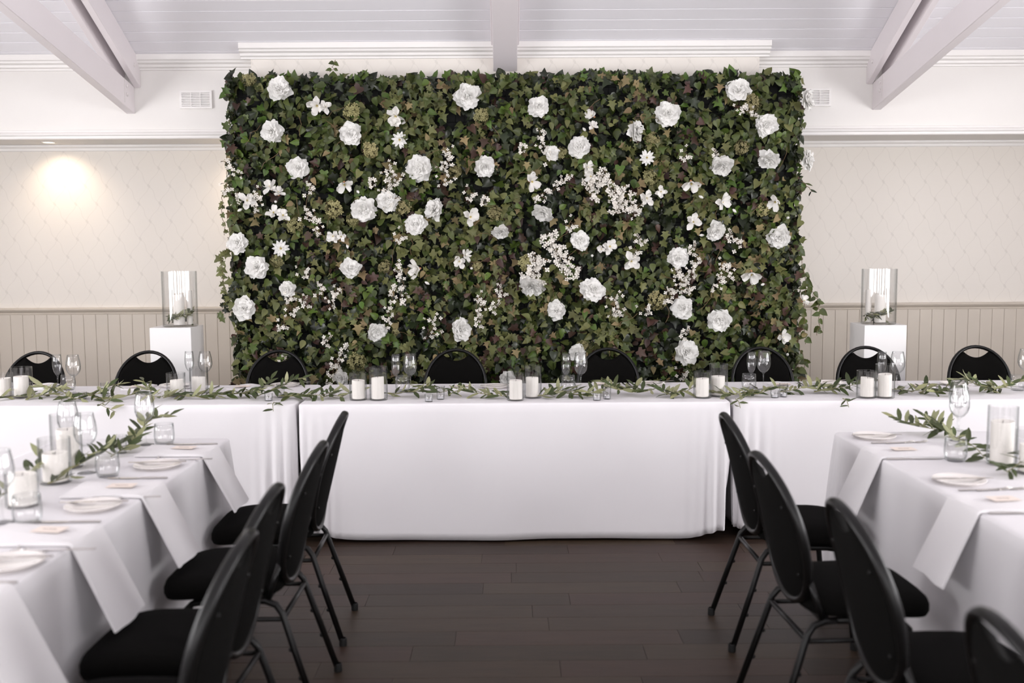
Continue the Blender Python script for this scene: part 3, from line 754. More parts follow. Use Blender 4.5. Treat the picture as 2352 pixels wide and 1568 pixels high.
SPR = [(1037, 345, 'm'), (1022, 375, 'm'), (890, 380, 'm'), (852, 404, 's'), (715, 420, 's'), (710, 478, 's'), (724, 492, 'm'), (1078, 435, 's'), (1116, 446, 's'), (1309, 400, 't'), (1313, 505, 's'), (912, 600, 't'), (905, 655, 't'),
       (995, 725, 'm'), (1106, 678, 'm'), (1148, 655, 's'), (1105, 725, 's'), (1146, 695, 's'), (1412, 675, 'm'), (1418, 700, 's'), (1658, 600, 'm'), (1664, 630, 'm'), (1578, 625, 'm'), (1548, 618, 'm'), (1540, 660, 's'), (1580, 648, 's'),
       (1240, 300, 'm'), (1200, 325, 's'), (1253, 345, 's'), (1577, 345, 's'), (1580, 755, 's'), (920, 532, 's'), (740, 650, 's'), (775, 660, 'm'), (655, 735, 's'), (668, 700, 's'), (795, 790, 't'), (778, 825, 's'), (690, 617, 's'), (1640, 345, 's'),
       (1694, 245, 'm'), (888, 425, 'm'), (1397, 405, 'b'), (1418, 430, 'b'), (1440, 450, 'm'), (1254, 540, 'B'), (1240, 590, 'b'), (1462, 540, 's'), (1460, 565, 's'), (1676, 530, 's'), (593, 438, 'm'), (545, 440, 's'), (516, 370, 'm'), (522, 420, 's'),
       (1540, 675, 's'), (1472, 705, 's'), (703, 680, 's'), (1470, 468, 's'), (760, 770, 's'), (670, 670, 's'), (1600, 590, 'm'), (1595, 560, 's'), (1690, 545, 's'), (905, 400, 's'), (655, 820, 's'), (1560, 850, 's')]
def place_flower(name, me, p, r, tilt, depth=.155, lab=None):
    q = W(p[0], p[1], FY - depth); side = p[3] if len(p) > 3 else ''
    n = Vector((rl.gauss(0, tilt), -1, rl.gauss(-.05, tilt)))
    if side == 'r': n = Vector((.9, -.55, .1))
    if side == 'l': n = Vector((-.7, -.7, .3))
    if side == 'd': n = Vector((rl.gauss(0, .2), -.75, -.75))
    sc_ = r / F_PX * (FY - depth) / (1.0)
    rot = n.to_track_quat('Z', 'Y').to_matrix() @ Matrix.Rotation(rl.random() * 6.28, 3, 'Z')
    back_ = n.normalized() * sc_ * .3
    o = link(name, me, fwall, fl(*q) - back_ * .4, rot, sc_)
    if lab: o['label'] = lab
    return o
for p in PEONY: place_flower('peony', rl.choice(FM['peony']), p, p[2] * 1.02, .28)
for p in DAISY: place_flower('daisy', rl.choice(FM['daisy']), p, p[2], .1)
for p in MAGN: place_flower('magnolia', rl.choice(FM['magnolia']), p, p[2] * 1.12, .6, depth=.165)
bud = MB(); bud.lathe([(0, -.016), (.003, -.014), (.0075, -.004), (.008, .003), (.005, .012), (0, .017)], 8); bud_me = bud.mesh('flower_bud', M['petal_pink'])
for p in BUDS: link('flower_bud', bud_me, fwall, fl(*W(p[0], p[1], FY - .15)), (rl.uniform(0, 6), rl.uniform(0, 6), 0), 1.25)
for p in HYD: place_flower('hydrangea', rl.choice(HM), p, p[2] * .88, .35, depth=.14)
for px, py, k in SPR:
    q = W(px, py, FY - .15); link('blossom_spray', rl.choice(SM[k]), fwall, fl(*q), (0, rl.gauss(0, .5), 0), 1.2)

# ================================================================== TABLES AND CLOTHS
ZT = 0.755
def table(name, x0, x1, y0, y1, label, nlegs=3):
    root = empty(name, ((x0 + x1) / 2, (y0 + y1) / 2, 0)); hx, hy = (x1 - x0) / 2 - .02, (y1 - y0) / 2 - .02
    m = MB(); m.cbox(-hx, hx, -hy, hy, ZT - .032, ZT - .007, .003); m.build('tabletop', M['wood'], root, smooth=False)
    lm = MB(); lm.tube([(0, 0, 0), (0, 0, ZT - .033)], .014, 10); me = lm.mesh('leg', M['black_metal'])
    for sx in (-1, 1):
        for sy in (-1, 1): link('leg', me, root, (sx * (hx - .14), sy * (hy - .1), 0))
    tag(root, label, 'table')
def tablecloth(x0, x1, y0, y1, zb, label, seed, pleat=.02, lift=.05, flare=.03, pull=None, corner_r=.035):
    """skirted cloth: top plate, rounded rim, skirt with soft waves and corner pleats"""
    rr = random.Random(seed); per = []
    r = corner_r
    def edge(ax, ay, bx, by, nx_, ny_):
        L = math.hypot(bx - ax, by - ay); ds = [0.0]
        while ds[-1] < L: d_ = min(ds[-1], L - ds[-1]); ds.append(ds[-1] + (.009 if d_ < .26 else .04))
        for d_ in ds[:-1]:
            t = d_ / L; per.append((ax + (bx - ax) * t, ay + (by - ay) * t, nx_, ny_, min(t * L, (1 - t) * L)))
    def corner(cx, cy, a0):
        for i in range(9): a = a0 + PI / 2 * i / 9; per.append((cx + r * math.cos(a), cy + r * math.sin(a), math.cos(a), math.sin(a), 0))
    edge(x0 + r, y0, x1 - r, y0, 0, -1); corner(x1 - r, y0 + r, -PI / 2); edge(x1, y0 + r, x1, y1 - r, 1, 0); corner(x1 - r, y1 - r, 0)
    edge(x1 - r, y1, x0 + r, y1, 0, 1); corner(x0 + r, y1 - r, PI / 2); edge(x0, y1 - r, x0, y0 + r, -1, 0); corner(x0 + r, y0 + r, PI)
    n = len(per); vs = []; fs = []; cx, cy = (x0 + x1) / 2, (y0 + y1) / 2
    ph = [rr.random() * 6 for _ in range(8)]
    arc = [0]
    for i in range(1, n): arc.append(arc[-1] + math.hypot(per[i][0] - per[i - 1][0], per[i][1] - per[i - 1][1]))
    rings = [(-.03, 0, 0), (-.012, -.0005, 0), (-.004, -.003, 0), (0, -.009, 0)]
    NS = 18
    for k in range(1, NS + 1): rings.append((None, None, k / NS))
    for off, dz, t in rings:
        for i, (px, py, nx_, ny_, dc) in enumerate(per):
            c = math.exp(-(dc / .13) ** 2); s = arc[i]
            if off is None:
                wv = (math.sin(s * 6.1 + ph[0]) * .5 + math.sin(s * 10.7 + ph[1]) * .35 + math.sin(s * 17 + ph[2]) * .2)
                o = flare * t + .011 * t ** 1.2 * wv + c * (t ** .8) * pleat * (1.2 + math.sin(s * 105 + ph[3] + .8 * t) + .5 * math.sin(s * 62 + ph[4]))
                if pull: o += pull(px, py, nx_, ny_, t)
                zbot = zb + lift * c + .003 * math.sin(s * 5 + ph[5])
                z = (ZT - .009) + (zbot - ZT + .009) * t
            else: o = off; z = ZT + dz
            vs.append((px + nx_ * o - cx, py + ny_ * o - cy, z))
    m = len(rings)
    for k in range(m - 1):
        for i in range(n): j = (i + 1) % n; fs.append((k * n + i, (k + 1) * n + i, (k + 1) * n + j, k * n + j))
    fs.append(tuple(range(n)))
    mb = MB(); mb.add(vs, fs); o = mb.build('tablecloth', M['cloth'], None, True, 50, (cx, cy, 0))
    md = o.modifiers.new('thick', 'SOLIDIFY'); md.thickness = .0015; md.offset = -1
    tag(o, label, 'tablecloth')
    return o
XL, XR = -1.125, 1.20
Y0, Y1 = 5.285, 6.10
table('banquet_table', XL + .015, XR - .015, Y0 + .01, Y1 - .01, 'middle banquet table of the head row, under white cloth')
table('banquet_table', -3.60, XL - .045, Y0 + .01, Y1 - .01, 'banquet table of the head row on the lit downlight side')
table('banquet_table', XR + .045, 3.66, Y0 + .01, Y1 - .01, 'banquet table of the head row away from the downlight')
tablecloth(XL, XR, Y0, Y1, .012, 'white tablecloth on the middle table of the head row, hem at the floor', 3, pleat=.012, lift=.05, flare=.012, pull=lambda x, y, nx_, ny_, t: -abs(nx_) * (.02 * t + .10 * t ** 3))
tablecloth(-3.62, XL - .02, Y0 + .012, Y1, .02, 'white tablecloth of the head row on the lit downlight side', 4, pleat=.019, lift=.02, flare=.0, pull=lambda x, y, nx_, ny_, t: -max(0, nx_) * (.045 * t))
tablecloth(XR + .02, 3.68, Y0 + .012, Y1, .03, 'white tablecloth of the head row away from the downlight', 5, pleat=.019, lift=.03, flare=.0, pull=lambda x, y, nx_, ny_, t: -max(0, -nx_) * (.045 * t))
LX0, LX1, LY1 = -1.985, -1.222, 4.35
RX0, RX1, RY1 = 1.452, 2.215, 4.39
table('side_table', LX0 + .01, LX1 - .01, .75, LY1 - .01, 'long side table on the lit downlight side, hidden by its cloth')
table('side_table', RX0 + .01, RX1 - .01, .75, RY1 - .01, 'long side table away from the lit downlight, hidden by its cloth')
tablecloth(LX0, LX1, .74, LY1, .03, 'white tablecloth on the side table nearest the lit downlight', 6, pleat=.02, flare=.02)
tablecloth(RX0, RX1, .74, RY1, .03, 'white tablecloth on the side table away from the downlight', 9, pleat=.02, flare=.02)
LSIDE, RSIDE = 'downlight-side table', 'side table opposite the downlight'

# ================================================================== CHAIRS (front +Y, back top above the origin)
def make_chair():
    root = empty('banquet_chair')
    L, v0, HW = .485, .235, .205
    zb, yb = .435, .115; tilt = Vector((0, -yb, .91 - .008 - zb)).normalized()
    nrm = Vector((0, tilt.z, -tilt.y))                      # toward the sitter
    def P(u, v, d=0.0): return Vector((u, yb, zb)) + tilt * v + nrm * (d - .03 * (1 - (u / .21) ** 2) + .02)
    def hw(v):
        if v >= v0: return HW * math.sqrt(max(0, 1 - ((v - v0) / (L - v0)) ** 2))
        q = (v0 - v) / v0; return HW * (1 - q ** 3.2) ** (1 / 2.2) * (1 - .10 * q)
    loop = []
    N = 22
    for k in range(N + 1): a = -PI / 2 + PI * k / N; v = v0 + (L - v0) * math.sin(a) if a > 0 else v0 + v0 * math.sin(a); loop.append((hw(v), v))
    pts = [P(u, v) for u, v in loop] + [P(-u, v) for u, v in reversed(loop[1:-1])]
    m = MB(); m.tube(pts, .0115, 10, closed=True, flat=1.35, axis=nrm); m.build('back_frame', M['black_metal'], root, angle=0)
    # pad with the hand-hold gap at the top
    cols = 37; rows = 12; gr = {}; mb = MB()
    def vtop(u):
        a = v0 + (L - v0) * math.sqrt(max(0, 1 - (u / HW) ** 2)) - .014
        if abs(u) < .095: q = abs(u) / .095; a = min(a, L - .074 + .050 * q * q)
        return a
    def vbot(u):
        lo, hi = 0, v0
        for _ in range(30):
            mid = (lo + hi) / 2
            if hw(mid) < abs(u) + .012: lo = mid
            else: hi = mid
        return hi + .006
    for side in (0, 1):
        for c in range(cols):
            u = (-1 + 2 * c / (cols - 1)) * .186
            for r_ in range(rows):
                t = r_ / (rows - 1); v = vbot(u) + (vtop(u) - vbot(u)) * t
                e = min(1, (1 - (2 * c / (cols - 1) - 1) ** 6)) * min(1, 1 - (2 * t - 1) ** 8)
                d = (.004 + .026 * max(0, e) ** .5) if side == 0 else -.004 - .006 * max(0, e) ** .5
                gr[side, c, r_] = len(mb.v); mb.v.append(tuple(P(u, v, d)))
    def q4(a, b, c, d): mb.f.append((a, b, c, d)); mb.mi.append(0)
    for c in range(cols - 1):
        for r_ in range(rows - 1):
            q4(gr[0, c, r_], gr[0, c, r_ + 1], gr[0, c + 1, r_ + 1], gr[0, c + 1, r_]); q4(gr[1, c, r_], gr[1, c + 1, r_], gr[1, c + 1, r_ + 1], gr[1, c, r_ + 1])
        q4(gr[0, c, 0], gr[0, c + 1, 0], gr[1, c + 1, 0], gr[1, c, 0]); q4(gr[0, c, rows - 1], gr[1, c, rows - 1], gr[1, c + 1, rows - 1], gr[0, c + 1, rows - 1])
    for r_ in range(rows - 1):
        q4(gr[0, 0, r_], gr[1, 0, r_], gr[1, 0, r_ + 1], gr[0, 0, r_ + 1]); q4(gr[0, cols - 1, r_], gr[0, cols - 1, r_ + 1], gr[1, cols - 1, r_ + 1], gr[1, cols - 1, r_])
    bk = mb.build('backrest', M['black_fabric'], root, angle=60)
    st = MB(); st.lathe([(0, .004), (.004, .003), (.006, 0)], 8); sme = st.mesh('rivet', M['black_metal'])
    for u, v in ((-.14, .34), (.14, .34), (-.15, .12), (.15, .12)):
        o = link('rivet', sme, bk, P(u, v, -.011)); o.rotation_euler = (-nrm).to_track_quat('Z', 'Y').to_euler()
    # seat cushion
    mb = MB(); n = 40; rings = []
    def outline(i, inset):
        a = 2 * PI * i / n; ca_, sa_ = math.cos(a), math.sin(a); e = 2 / 4.2
        x = math.copysign(abs(ca_) ** e, ca_); y = math.copysign(abs(sa_) ** e, sa_)
        yy = .315 + y * (.205 - inset); wd = .19 + .022 * (yy - .1) / .42
        return (x * (wd - inset), yy)
    for inset, z in ((.03, .418), (.006, .424), (0, .440), (0, .458), (.006, .474), (.02, .486), (.05, .494), (.11, .499)):
        rings.append([len(mb.v) + i for i in range(n)]); mb.v += [outline(i, inset) + (z - .012 * ((outline(i, inset)[1] - .3) / .2) ** 2 * (1 if outline(i, inset)[1] > .3 else 0),) for i in range(n)]
    for a, b in zip(rings, rings[1:]):
        for i in range(n): j = (i + 1) % n; q4(a[i], a[j], b[j], b[i])
    mb.f.append(tuple(rings[-1])); mb.mi.append(0); mb.f.append(tuple(reversed(rings[0]))); mb.mi.append(0)
    mb.build('seat', M['black_fabric'], root, angle=60)
    nub = MB(); nub.lathe([(0, .012), (.006, .010), (.009, 0)], 8); nme = nub.mesh('bumper', M['rubber'])
    cap = MB(); cap.lathe([(0, 0), (.0145, 0), (.0155, .006), (.0145, .03), (.0115, .032)], 10); cme = cap.mesh('foot_cap', M['rubber'])
    for s in (-1, 1):
        # rear leg: from the back frame under the seat, sweeping back to the floor
        pth = [(s * .165, .20, .405), (s * .168, .16, .404), (s * .172, .125, .392), (s * .176, .105, .365), (s * .185, .065, .24), (s * .198, -.012, .006)]
        m = MB(); m.tube(pth, .0115, 9); lg = m.build('leg', M['black_metal'], root, angle=0)
        for t in (.35, .62):
            a, b = Vector(pth[3]), Vector(pth[5]); p = a.lerp(b, t); o = link('bumper', nme, lg, p + Vector((0, .009, .002))); o.rotation_euler = (-PI / 2, 0, 0)
        link('foot_cap', cme, lg, (s * .198, -.012, 0))
        pth = [(s * .165, .20, .405), (s * .170, .36, .405), (s * .172, .405, .398), (s * .175, .43, .375), (s * .180, .445, .25), (s * .190, .47, .006)]
        m = MB(); m.tube(pth, .0115, 9); lg = m.build('leg', M['black_metal'], root, angle=0)
        link('foot_cap', cme, lg, (s * .190, .47, 0))
        # back upright: joins the loop to the side rail
        m = MB(); m.tube([P(s * hw(.10), .10) + Vector((0, .006, 0)), (s * .182, .135, .46), (s * .172, .15, .418)], .010, 8); m.build('back_bracket', M['black_metal'], root, angle=0)
        m = MB(); m.tube([(s * .178, .098, .345), (s * .178, .437, .345)], .008, 7); m.build('side_stretcher', M['black_metal'], root, angle=0)
    for y, z, hw_ in ((.10, .35, .176), (.437, .36, .176)):
        m = MB(); m.tube([(-hw_, y, z), (hw_, y, z)], .009, 8); m.build('cross_stretcher', M['black_metal'], root, angle=0)
    for y in (.16, .36):
        m = MB(); m.box(-.165, .165, y - .015, y + .015, .405, .419); m.build('seat_rail', M['black_metal'], root, smooth=False)
    return root
chair0 = make_chair(); used = [False]
def place_chair(x, y, rz, label, group):
    o = chair0 if not used[0] else copy_tree(chair0)
    used[0] = True
    o.location = (x, y, 0); o.rotation_euler = (0, 0, rz); tag(o, label, 'chair', group)
    return o
LCH = [(-.683, 4.06, 2), (-.655, 3.42, 0), (-.668, 2.78, -1), (-.625, 2.30, 1)]
for i, (x, y, dg) in enumerate(LCH):
    place_chair(x, y, PI / 2 + math.radians(dg), 'black round-back banquet chair at the %s, %s from the head table' % (LSIDE, ORD[i]), 'chairs along the side tables')
RCH = [(.885, 3.97, 0), (.822, 3.19, 3), (.875, 2.56, 0), (.885, 1.74, 0)]
for i, (x, y, dg) in enumerate(RCH):
    place_chair(x, y, -PI / 2 + math.radians(dg), 'black round-back banquet chair at the %s, %s from the head table' % (RSIDE, ORD[i]), 'chairs along the side tables')
CROW = [(88, 806), (343, 804), (634, 806), (1046, 803), (1398, 800), (1750, 797), (1996, 796), (2260, 796)]
for i, (px, py) in enumerate(CROW):
    p = on_z(px, py, .915)
    place_chair(p.x, 6.68, PI + math.radians(R.uniform(-3, 3)), 'black round-back chair behind the head table, %s from the downlight end' % ORD[i], 'chairs behind the head table')

# ================================================================== GLASS, CANDLES, CHINA, CUTLERY
def glass_shell(outer, thick=.0016):
    """closed wall from an outer profile (bottom to rim)"""
    inner = [(max(0, r - thick), z) for r, z in reversed(outer)]
    return outer, inner
mb = MB(); mb.lathe([(0, 0), (.034, 0), (.0345, .0015), (.02, .004), (.006, .008), (.0038, .016), (.0035, .06), (.004, .092), (.009, .099), (.022, .108), (.034, .124), (.0405, .145), (.041, .165), (.038, .19), (.033, .213), (.0305, .226),
                       (.0296, .226), (.0325, .212), (.0372, .19), (.0398, .165), (.0393, .146), (.033, .127), (.021, .111), (.008, .103), (0, .101)], 28)
WINE = mb.mesh('wine_glass', M['glass'], True, 0)
mb = MB(); mb.lathe([(0, 0), (.031, 0), (.0315, .0015), (.018, .004), (.006, .008), (.0036, .016), (.0034, .07), (.004, .096), (.010, .105), (.020, .122), (.0265, .150), (.0272, .170), (.025, .205), (.0228, .225),
                       (.0218, .225), (.024, .204), (.0260, .170), (.0253, .151), (.019, .125), (.009, .109), (0, .106)], 24)
FLUTE = mb.mesh('champagne_flute', M['glass'], True, 0)
mb = MB(); mb.lathe([(0, 0), (.030, 0), (.036, .004), (.041, .020), (.0425, .040), (.041, .065), (.0385, .09), (.0375, .09), (.0398, .065), (.0412, .040), (.0395, .022), (.034, .010), (0, .009)], 28)
TUMB = mb.mesh('tumbler', M['glass'], True, 0)
def hurricane_mesh(r, h): 
    q = MB(); q.lathe([(0, 0), (r - .004, 0), (r, .004), (r, h), (r - .003, h), (r - .003, .010), (r - .008, .008), (0, .008)], 32); return q.mesh('candle_cylinder', M['glass'], True, 30)
def candle_mesh(r, h, seed):
    rr = random.Random(seed); q = MB(); n = 28; vs = []
    prof = [(r * .96, 0), (r, .004), (r, h - .006), (r * .97, h - .001), (r * .8, h - .003), (r * .4, h - .008), (0, h - .009)]
    q.lathe(prof, n)
    ph = rr.random() * 6; am = rr.uniform(.0, .004)
    q.v = [(x, y, z + (am * math.sin(math.atan2(y, x) + ph) * (math.hypot(x, y) / r) if z > h * .8 else 0)) for x, y, z in q.v]
    return q.mesh('pillar_candle', M['wax'])
wk = MB(); wk.tube([(0, 0, 0), (.0008, 0, .006), (.002, .0006, .012)], .0011, 6); WICK = wk.mesh('wick', M['wick'])
HC = {}
def hurricane(p, r, h, cr, ch, lab, group='candle cylinders', clab=None, zbase=ZT):
    k = (round(r, 3), round(h, 3))
    if k not in HC: HC[k] = hurricane_mesh(*k)
    g = tag(link('candle_cylinder', HC[k], None, (p[0], p[1], zbase)), lab, 'candle holder', group)
    pillar((p[0] + R.uniform(-.006, .006), p[1] + R.uniform(-.004, .004), zbase + .0085), cr, ch, clab or lab.replace('clear glass candle cylinder', 'white pillar candle in glass'), group.replace('cylinders', 'pillars'))
    return g
def pillar(p, cr, ch, lab, group):
    root = empty('pillar_candle', p); me = candle_mesh(cr, ch, R.randrange(9999)); link('wax_body', me, root); link('wick', WICK, root, (0, 0, ch - .010))
    tag(root, lab, 'candle', group)
def simple(name, me, p, lab, cat, group, rz=0.0, z=ZT, rot=None):
    o = link(name, me, None, (p[0], p[1], z)); o.rotation_euler = rot or (0, 0, rz); return tag(o, lab, cat, group)
def T(px, py): return on_z(px, py, ZT)
# candle pairs along the head table (px centre, bottom py, radius px, glass height px, candle radius px, candle height px)
PAIRS = [[(10, 914, 21, 55, 16, 40), (52, 915, 23, 70, 16, 46)], [(405, 912, 21.5, 54, 15, 35), (458, 905, 20.5, 60, 15.5, 35)], [(823, 921, 20, 64, 15, 43), (870, 921, 21, 78, 14.5, 50)],
         [(1184, 922, 20, 64, 15, 44), (1224, 916, 20.5, 75, 14.5, 45)], [(1613, 916, 21, 62, 15, 42), (1650, 912, 21, 75, 15, 44)], [(1989, 916, 22, 63, 15, 44), (2032, 916, 22, 78, 15.5, 52)]]
for i, pr in enumerate(PAIRS):
    for j, (px, py, rp, hp, crp, chp) in enumerate(pr):
        p = T(px, py - 3); s = p.y / F_PX
        hurricane(p, rp * s, hp * s, crp * s, chp * s, '%s clear glass candle cylinder, %s head table pair from the downlight end' % (('shorter', 'taller')[j], ORD[i]), 'head table candle cylinders')
# wine glass, flute and tumbler at each head table place
GL = [((171, 903), (134, 901), (157, 895)), ((473, 893), (437, 892), None), ((943, 901), (910, 903), (925, 898)), ((1334, 899), (1300, 902), (1305, 897)), ((1753, 894), (1725, 897), (1720, 893)), ((2060, 897), (2024, 897), (2022, 893)), ((2353, 889), None, (2338, 896))]
for i, (a, b, c) in enumerate(GL):
    e = 'on the head table, %s place setting from the downlight end' % ORD[i]
    if a: simple('wine_glass', WINE, T(*a), 'clear stemmed wine glass ' + e, 'wine glass', 'head table wine glasses')
    if b: simple('champagne_flute', FLUTE, T(*b), 'narrow champagne flute ' + e, 'champagne flute', 'head table flutes')
    if c: simple('tumbler', TUMB, T(*c), 'low water tumbler ' + e, 'tumbler', 'head table tumblers')
# tea lights
cup = MB(); cup.lathe([(0, 0), (.020, 0), (.0215, .003), (.0235, .040), (.0215, .040), (.0195, .005), (0, .004)], 20); CUP = cup.mesh('cup', M['glass2'], True, 30)
cup = MB(); cup.lathe([(0, 0), (.019, 0), (.021, .003), (.024, .075), (.022, .075), (.019, .006), (0, .005)], 20); CUPT = cup.mesh('cup', M['glass2'], True, 30)
tl = MB(); tl.lathe([(0, 0), (.0175, 0), (.0180, .014), (.0172, .014), (.017, .012)], 18); TIN = tl.mesh('tin', M['tin'], True, 30)
tl = MB(); tl.lathe([(.0168, .010), (.0165, .0125), (.006, .0115), (0, .0115)], 18); TWAX = tl.mesh('wax', M['wax'])
def tealight(p, tall, lab):
    root = empty('tealight_holder', (p[0], p[1], ZT)); link('cup', CUPT if tall else CUP, root); zz = .006 if tall else .005
    link('tin', TIN, root, (0, 0, zz)); link('wax', TWAX, root, (0, 0, zz)); link('wick', WICK, root, (0, 0, zz + .010)); tag(root, lab, 'tealight', 'tealights in small glass cups')
for i, (px, py, tall) in enumerate([(190, 916, 0), (241, 908, 1), (617, 920, 0), (645, 912, 1), (985, 922, 0), (1012, 917, 1), (1371, 919, 0), (1394, 916, 1), (1779, 913, 0), (1799, 911, 1)]):
    tealight(T(px, py), tall, '%s glass tealight cup in the head table garland, %s tealight pair from the downlight' % (('low', 'taller')[tall], ORD[i // 2]))
# plates, napkins, cutlery, cards
pm_ = MB(); pm_.lathe([(0, 0), (.058, 0), (.060, .002), (.072, .008), (.088, .013), (.0885, .0145), (.087, .0155), (.070, .011), (.058, .0055), (0, .005)], 40); PLATE = pm_.mesh('side_plate', M['china'])
def knife():
    h = MB(); h.tube([(0, 0, .004), (.004, 0, .0042), (.05, 0, .0045), (.09, 0, .004), (.1, 0, .0035)], [.003, .0048, .005, .004, .003], 8, flat=.7); 
    b = MB(); n = 8; top = []; 
    xs = [.098 + .12 * k / n for k in range(n + 1)]
    up = [.003 if k < 1 else .0085 - .0065 * max(0, (k - 5) / 3) ** 2 for k in range(n + 1)]
    vs = []; 
    for k, x in enumerate(xs): vs += [(x, -.006 if k else -.003, .003), (x, up[k], .003), (x, up[k], .0042), (x, -.006 if k else -.003, .0046)]
    fs = [(0, 1, 2, 3)[::-1], tuple(4 * n + q for q in range(4))]
    for k in range(n):
        for q in range(4): fs.append((4 * k + q, 4 * k + (q + 1) % 4, 4 * k + 4 + (q + 1) % 4, 4 * k + 4 + q))
    b.add(vs, fs); return h.mesh('handle', M['silver']), b.mesh('blade', M['silver'], True, 30)
KH, KB = knife()
def fork_me():
    h = MB(); h.tube([(0, 0, .004), (.003, 0, .004), (.05, 0, .004), (.10, 0, .004), (.13, 0, .005)], [.003, .0055, .005, .003, .0032], 8, flat=.45, axis=(0, 0, 1))
    t = MB(); t.add([(.128, -.004, .0045), (.128, .004, .0045), (.142, -.0115, .003), (.142, .0115, .003), (.152, -.012, .003), (.152, .012, .003)], [(0, 2, 3, 1), (2, 4, 5, 3)])
    for k in range(4):
        y = -.0105 + k * .007; o = len(t.v)
        t.add([(.152, y - .0018, .003), (.152, y + .0018, .003), (.172, y + .0016, .0045), (.172, y - .0016, .0045), (.190, y + .0008, .009), (.190, y - .0008, .009)], [(0, 3, 2, 1), (3, 5, 4, 2)])
    # weld the tines to the head
    me = t.mesh('tines', M['silver'], True, 30)
    import bmesh
    bm_ = bmesh.new(); bm_.from_mesh(me); 
    bmesh.ops.solidify(bm_, geom=bm_.faces[:], thickness=.0014); bm_.to_mesh(me); bm_.free()
    return h.mesh('handle', M['silver']), me
FH, FT = fork_me()
sp_ = MB(); sp_.lathe([(0, -.006), (.008, -.005), (.015, -.001), (.0175, .003), (.0168, .0036), (.0145, .0005), (.008, -.0035), (0, -.0045)], 18)
sp_.v = [(x * 1.5 + .158, y, z + .007) for x, y, z in sp_.v]; SB = sp_.mesh('bowl', M['silver'])
sh_ = MB(); sh_.tube([(0, 0, .004), (.003, 0, .004), (.05, 0, .004), (.10, 0, .004), (.136, 0, .006)], [.003, .0055, .005, .003, .003], 8, flat=.45, axis=(0, 0, 1)); SH = sh_.mesh('handle', M['silver'])
def cutlery(kind, p, rz, lab, z=ZT, tilt=0.0):
    root = empty(kind, (p[0], p[1], z), rz)
    if tilt: root.rotation_euler = (0, tilt, rz)
    for nme, me in {'table_knife': (('handle', KH), ('blade', KB)), 'dinner_fork': (('handle', FH), ('tines', FT)), 'dessert_spoon': (('handle', SH), ('bowl', SB))}[kind]: link(nme, me, root)
    tag(root, lab, {'table_knife': 'knife', 'dinner_fork': 'fork', 'dessert_spoon': 'spoon'}[kind], 'place setting cutlery'); return root
def plate(p, lab): return simple('side_plate', PLATE, p, lab, 'plate', 'side plates')
def napkin_flat(p, rz, lab, wx=.13, wy=.20):
    mb = MB(); n = 9; vs = []; fs = []
    for j in range(n):
        for i in range(n):
            u, v = i / (n - 1) - .5, j / (n - 1) - .5
            vs.append((u * wx, v * wy, .010 + .004 * math.sin(u * 5 + v * 3)))
    k = len(vs); vs += [(x, y, 0) for x, y, z in vs]
    for j in range(n - 1):
        for i in range(n - 1): a = j * n + i; fs += [(a, a + 1, a + n + 1, a + n), (k + a, k + a + n, k + a + n + 1, k + a + 1)]
    rim = [i for i in range(n)] + [j * n + n - 1 for j in range(1, n)] + [(n - 1) * n + i for i in range(n - 2, -1, -1)] + [j * n for j in range(n - 2, 0, -1)]
    for a, b in zip(rim, rim[1:] + rim[:1]): fs.append((a, k + a, k + b, b))
    mb.add(vs, fs); o = mb.build('napkin', M['napkin'], None, True, 35, (p[0], p[1], ZT + .0005)); o.rotation_euler = (0, 0, rz); return tag(o, lab, 'napkin', 'folded white napkins')
def napkin_drape(xe, y, sgn, lab, length=.27, drop=.24, flare=.10, wy=.205, skew=0.0, seed=0):
    """folded napkin lying on the table and hanging over its edge; sgn = direction out of the table"""
    rr = random.Random(seed); path = []
    for k in range(9): path.append((-length + length * k / 9, ZT + .010))
    path += [(-.006, ZT + .0095), (.006, ZT + .006), (.012, ZT - .004)]
    for k in range(1, 9): t = k / 8; path.append((.012 + flare * t + .012 * t, ZT - .004 - drop * t))
    vs = []; fs = []; nw = 7; m = len(path)
    for lay in (0, 1):
        for k, (d, z) in enumerate(path):
            a = path[max(k - 1, 0)]; b = path[min(k + 1, m - 1)]; tx, tz = b[0] - a[0], b[1] - a[1]; l = math.hypot(tx, tz); nx_, nz_ = -tz / l, tx / l
            th = 0 if lay == 0 else -.008
            for c in range(nw):
                u = c / (nw - 1) - .5; hang = max(0, (k - 11) / 8)
                wav = .006 * hang * math.sin(u * 7 + seed)
                vs.append((sgn * (d + nx_ * (th + wav)), u * wy * (1 + .05 * hang) + skew * hang, z + nz_ * th + .003 * math.sin(u * 4 + k * .5) * (1 - lay) * (1 if k < 10 else 0)))
    K = m * nw
    for k in range(m - 1):
        for c in range(nw - 1):
            a = k * nw + c; f1 = (a, a + 1, a + nw + 1, a + nw); f2 = (K + a, K + a + nw, K + a + nw + 1, K + a + 1)
            fs += [f1, f2] if sgn < 0 else [f1[::-1], f2[::-1]]
    rim = list(range(nw)) + [k * nw + nw - 1 for k in range(1, m)] + [(m - 1) * nw + c for c in range(nw - 2, -1, -1)] + [k * nw for k in range(m - 2, 0, -1)]
    for a, b in zip(rim, rim[1:] + rim[:1]): fs.append((a, b, K + b, K + a) if sgn > 0 else (a, K + a, K + b, b))
    mb = MB(); mb.add([(x, y_, z - ZT) for x, y_, z in vs], fs); o = mb.build('napkin', M['napkin'], None, True, 50, (xe, y, ZT + .001)); return tag(o, lab, 'napkin', 'napkins hanging over the table edge')
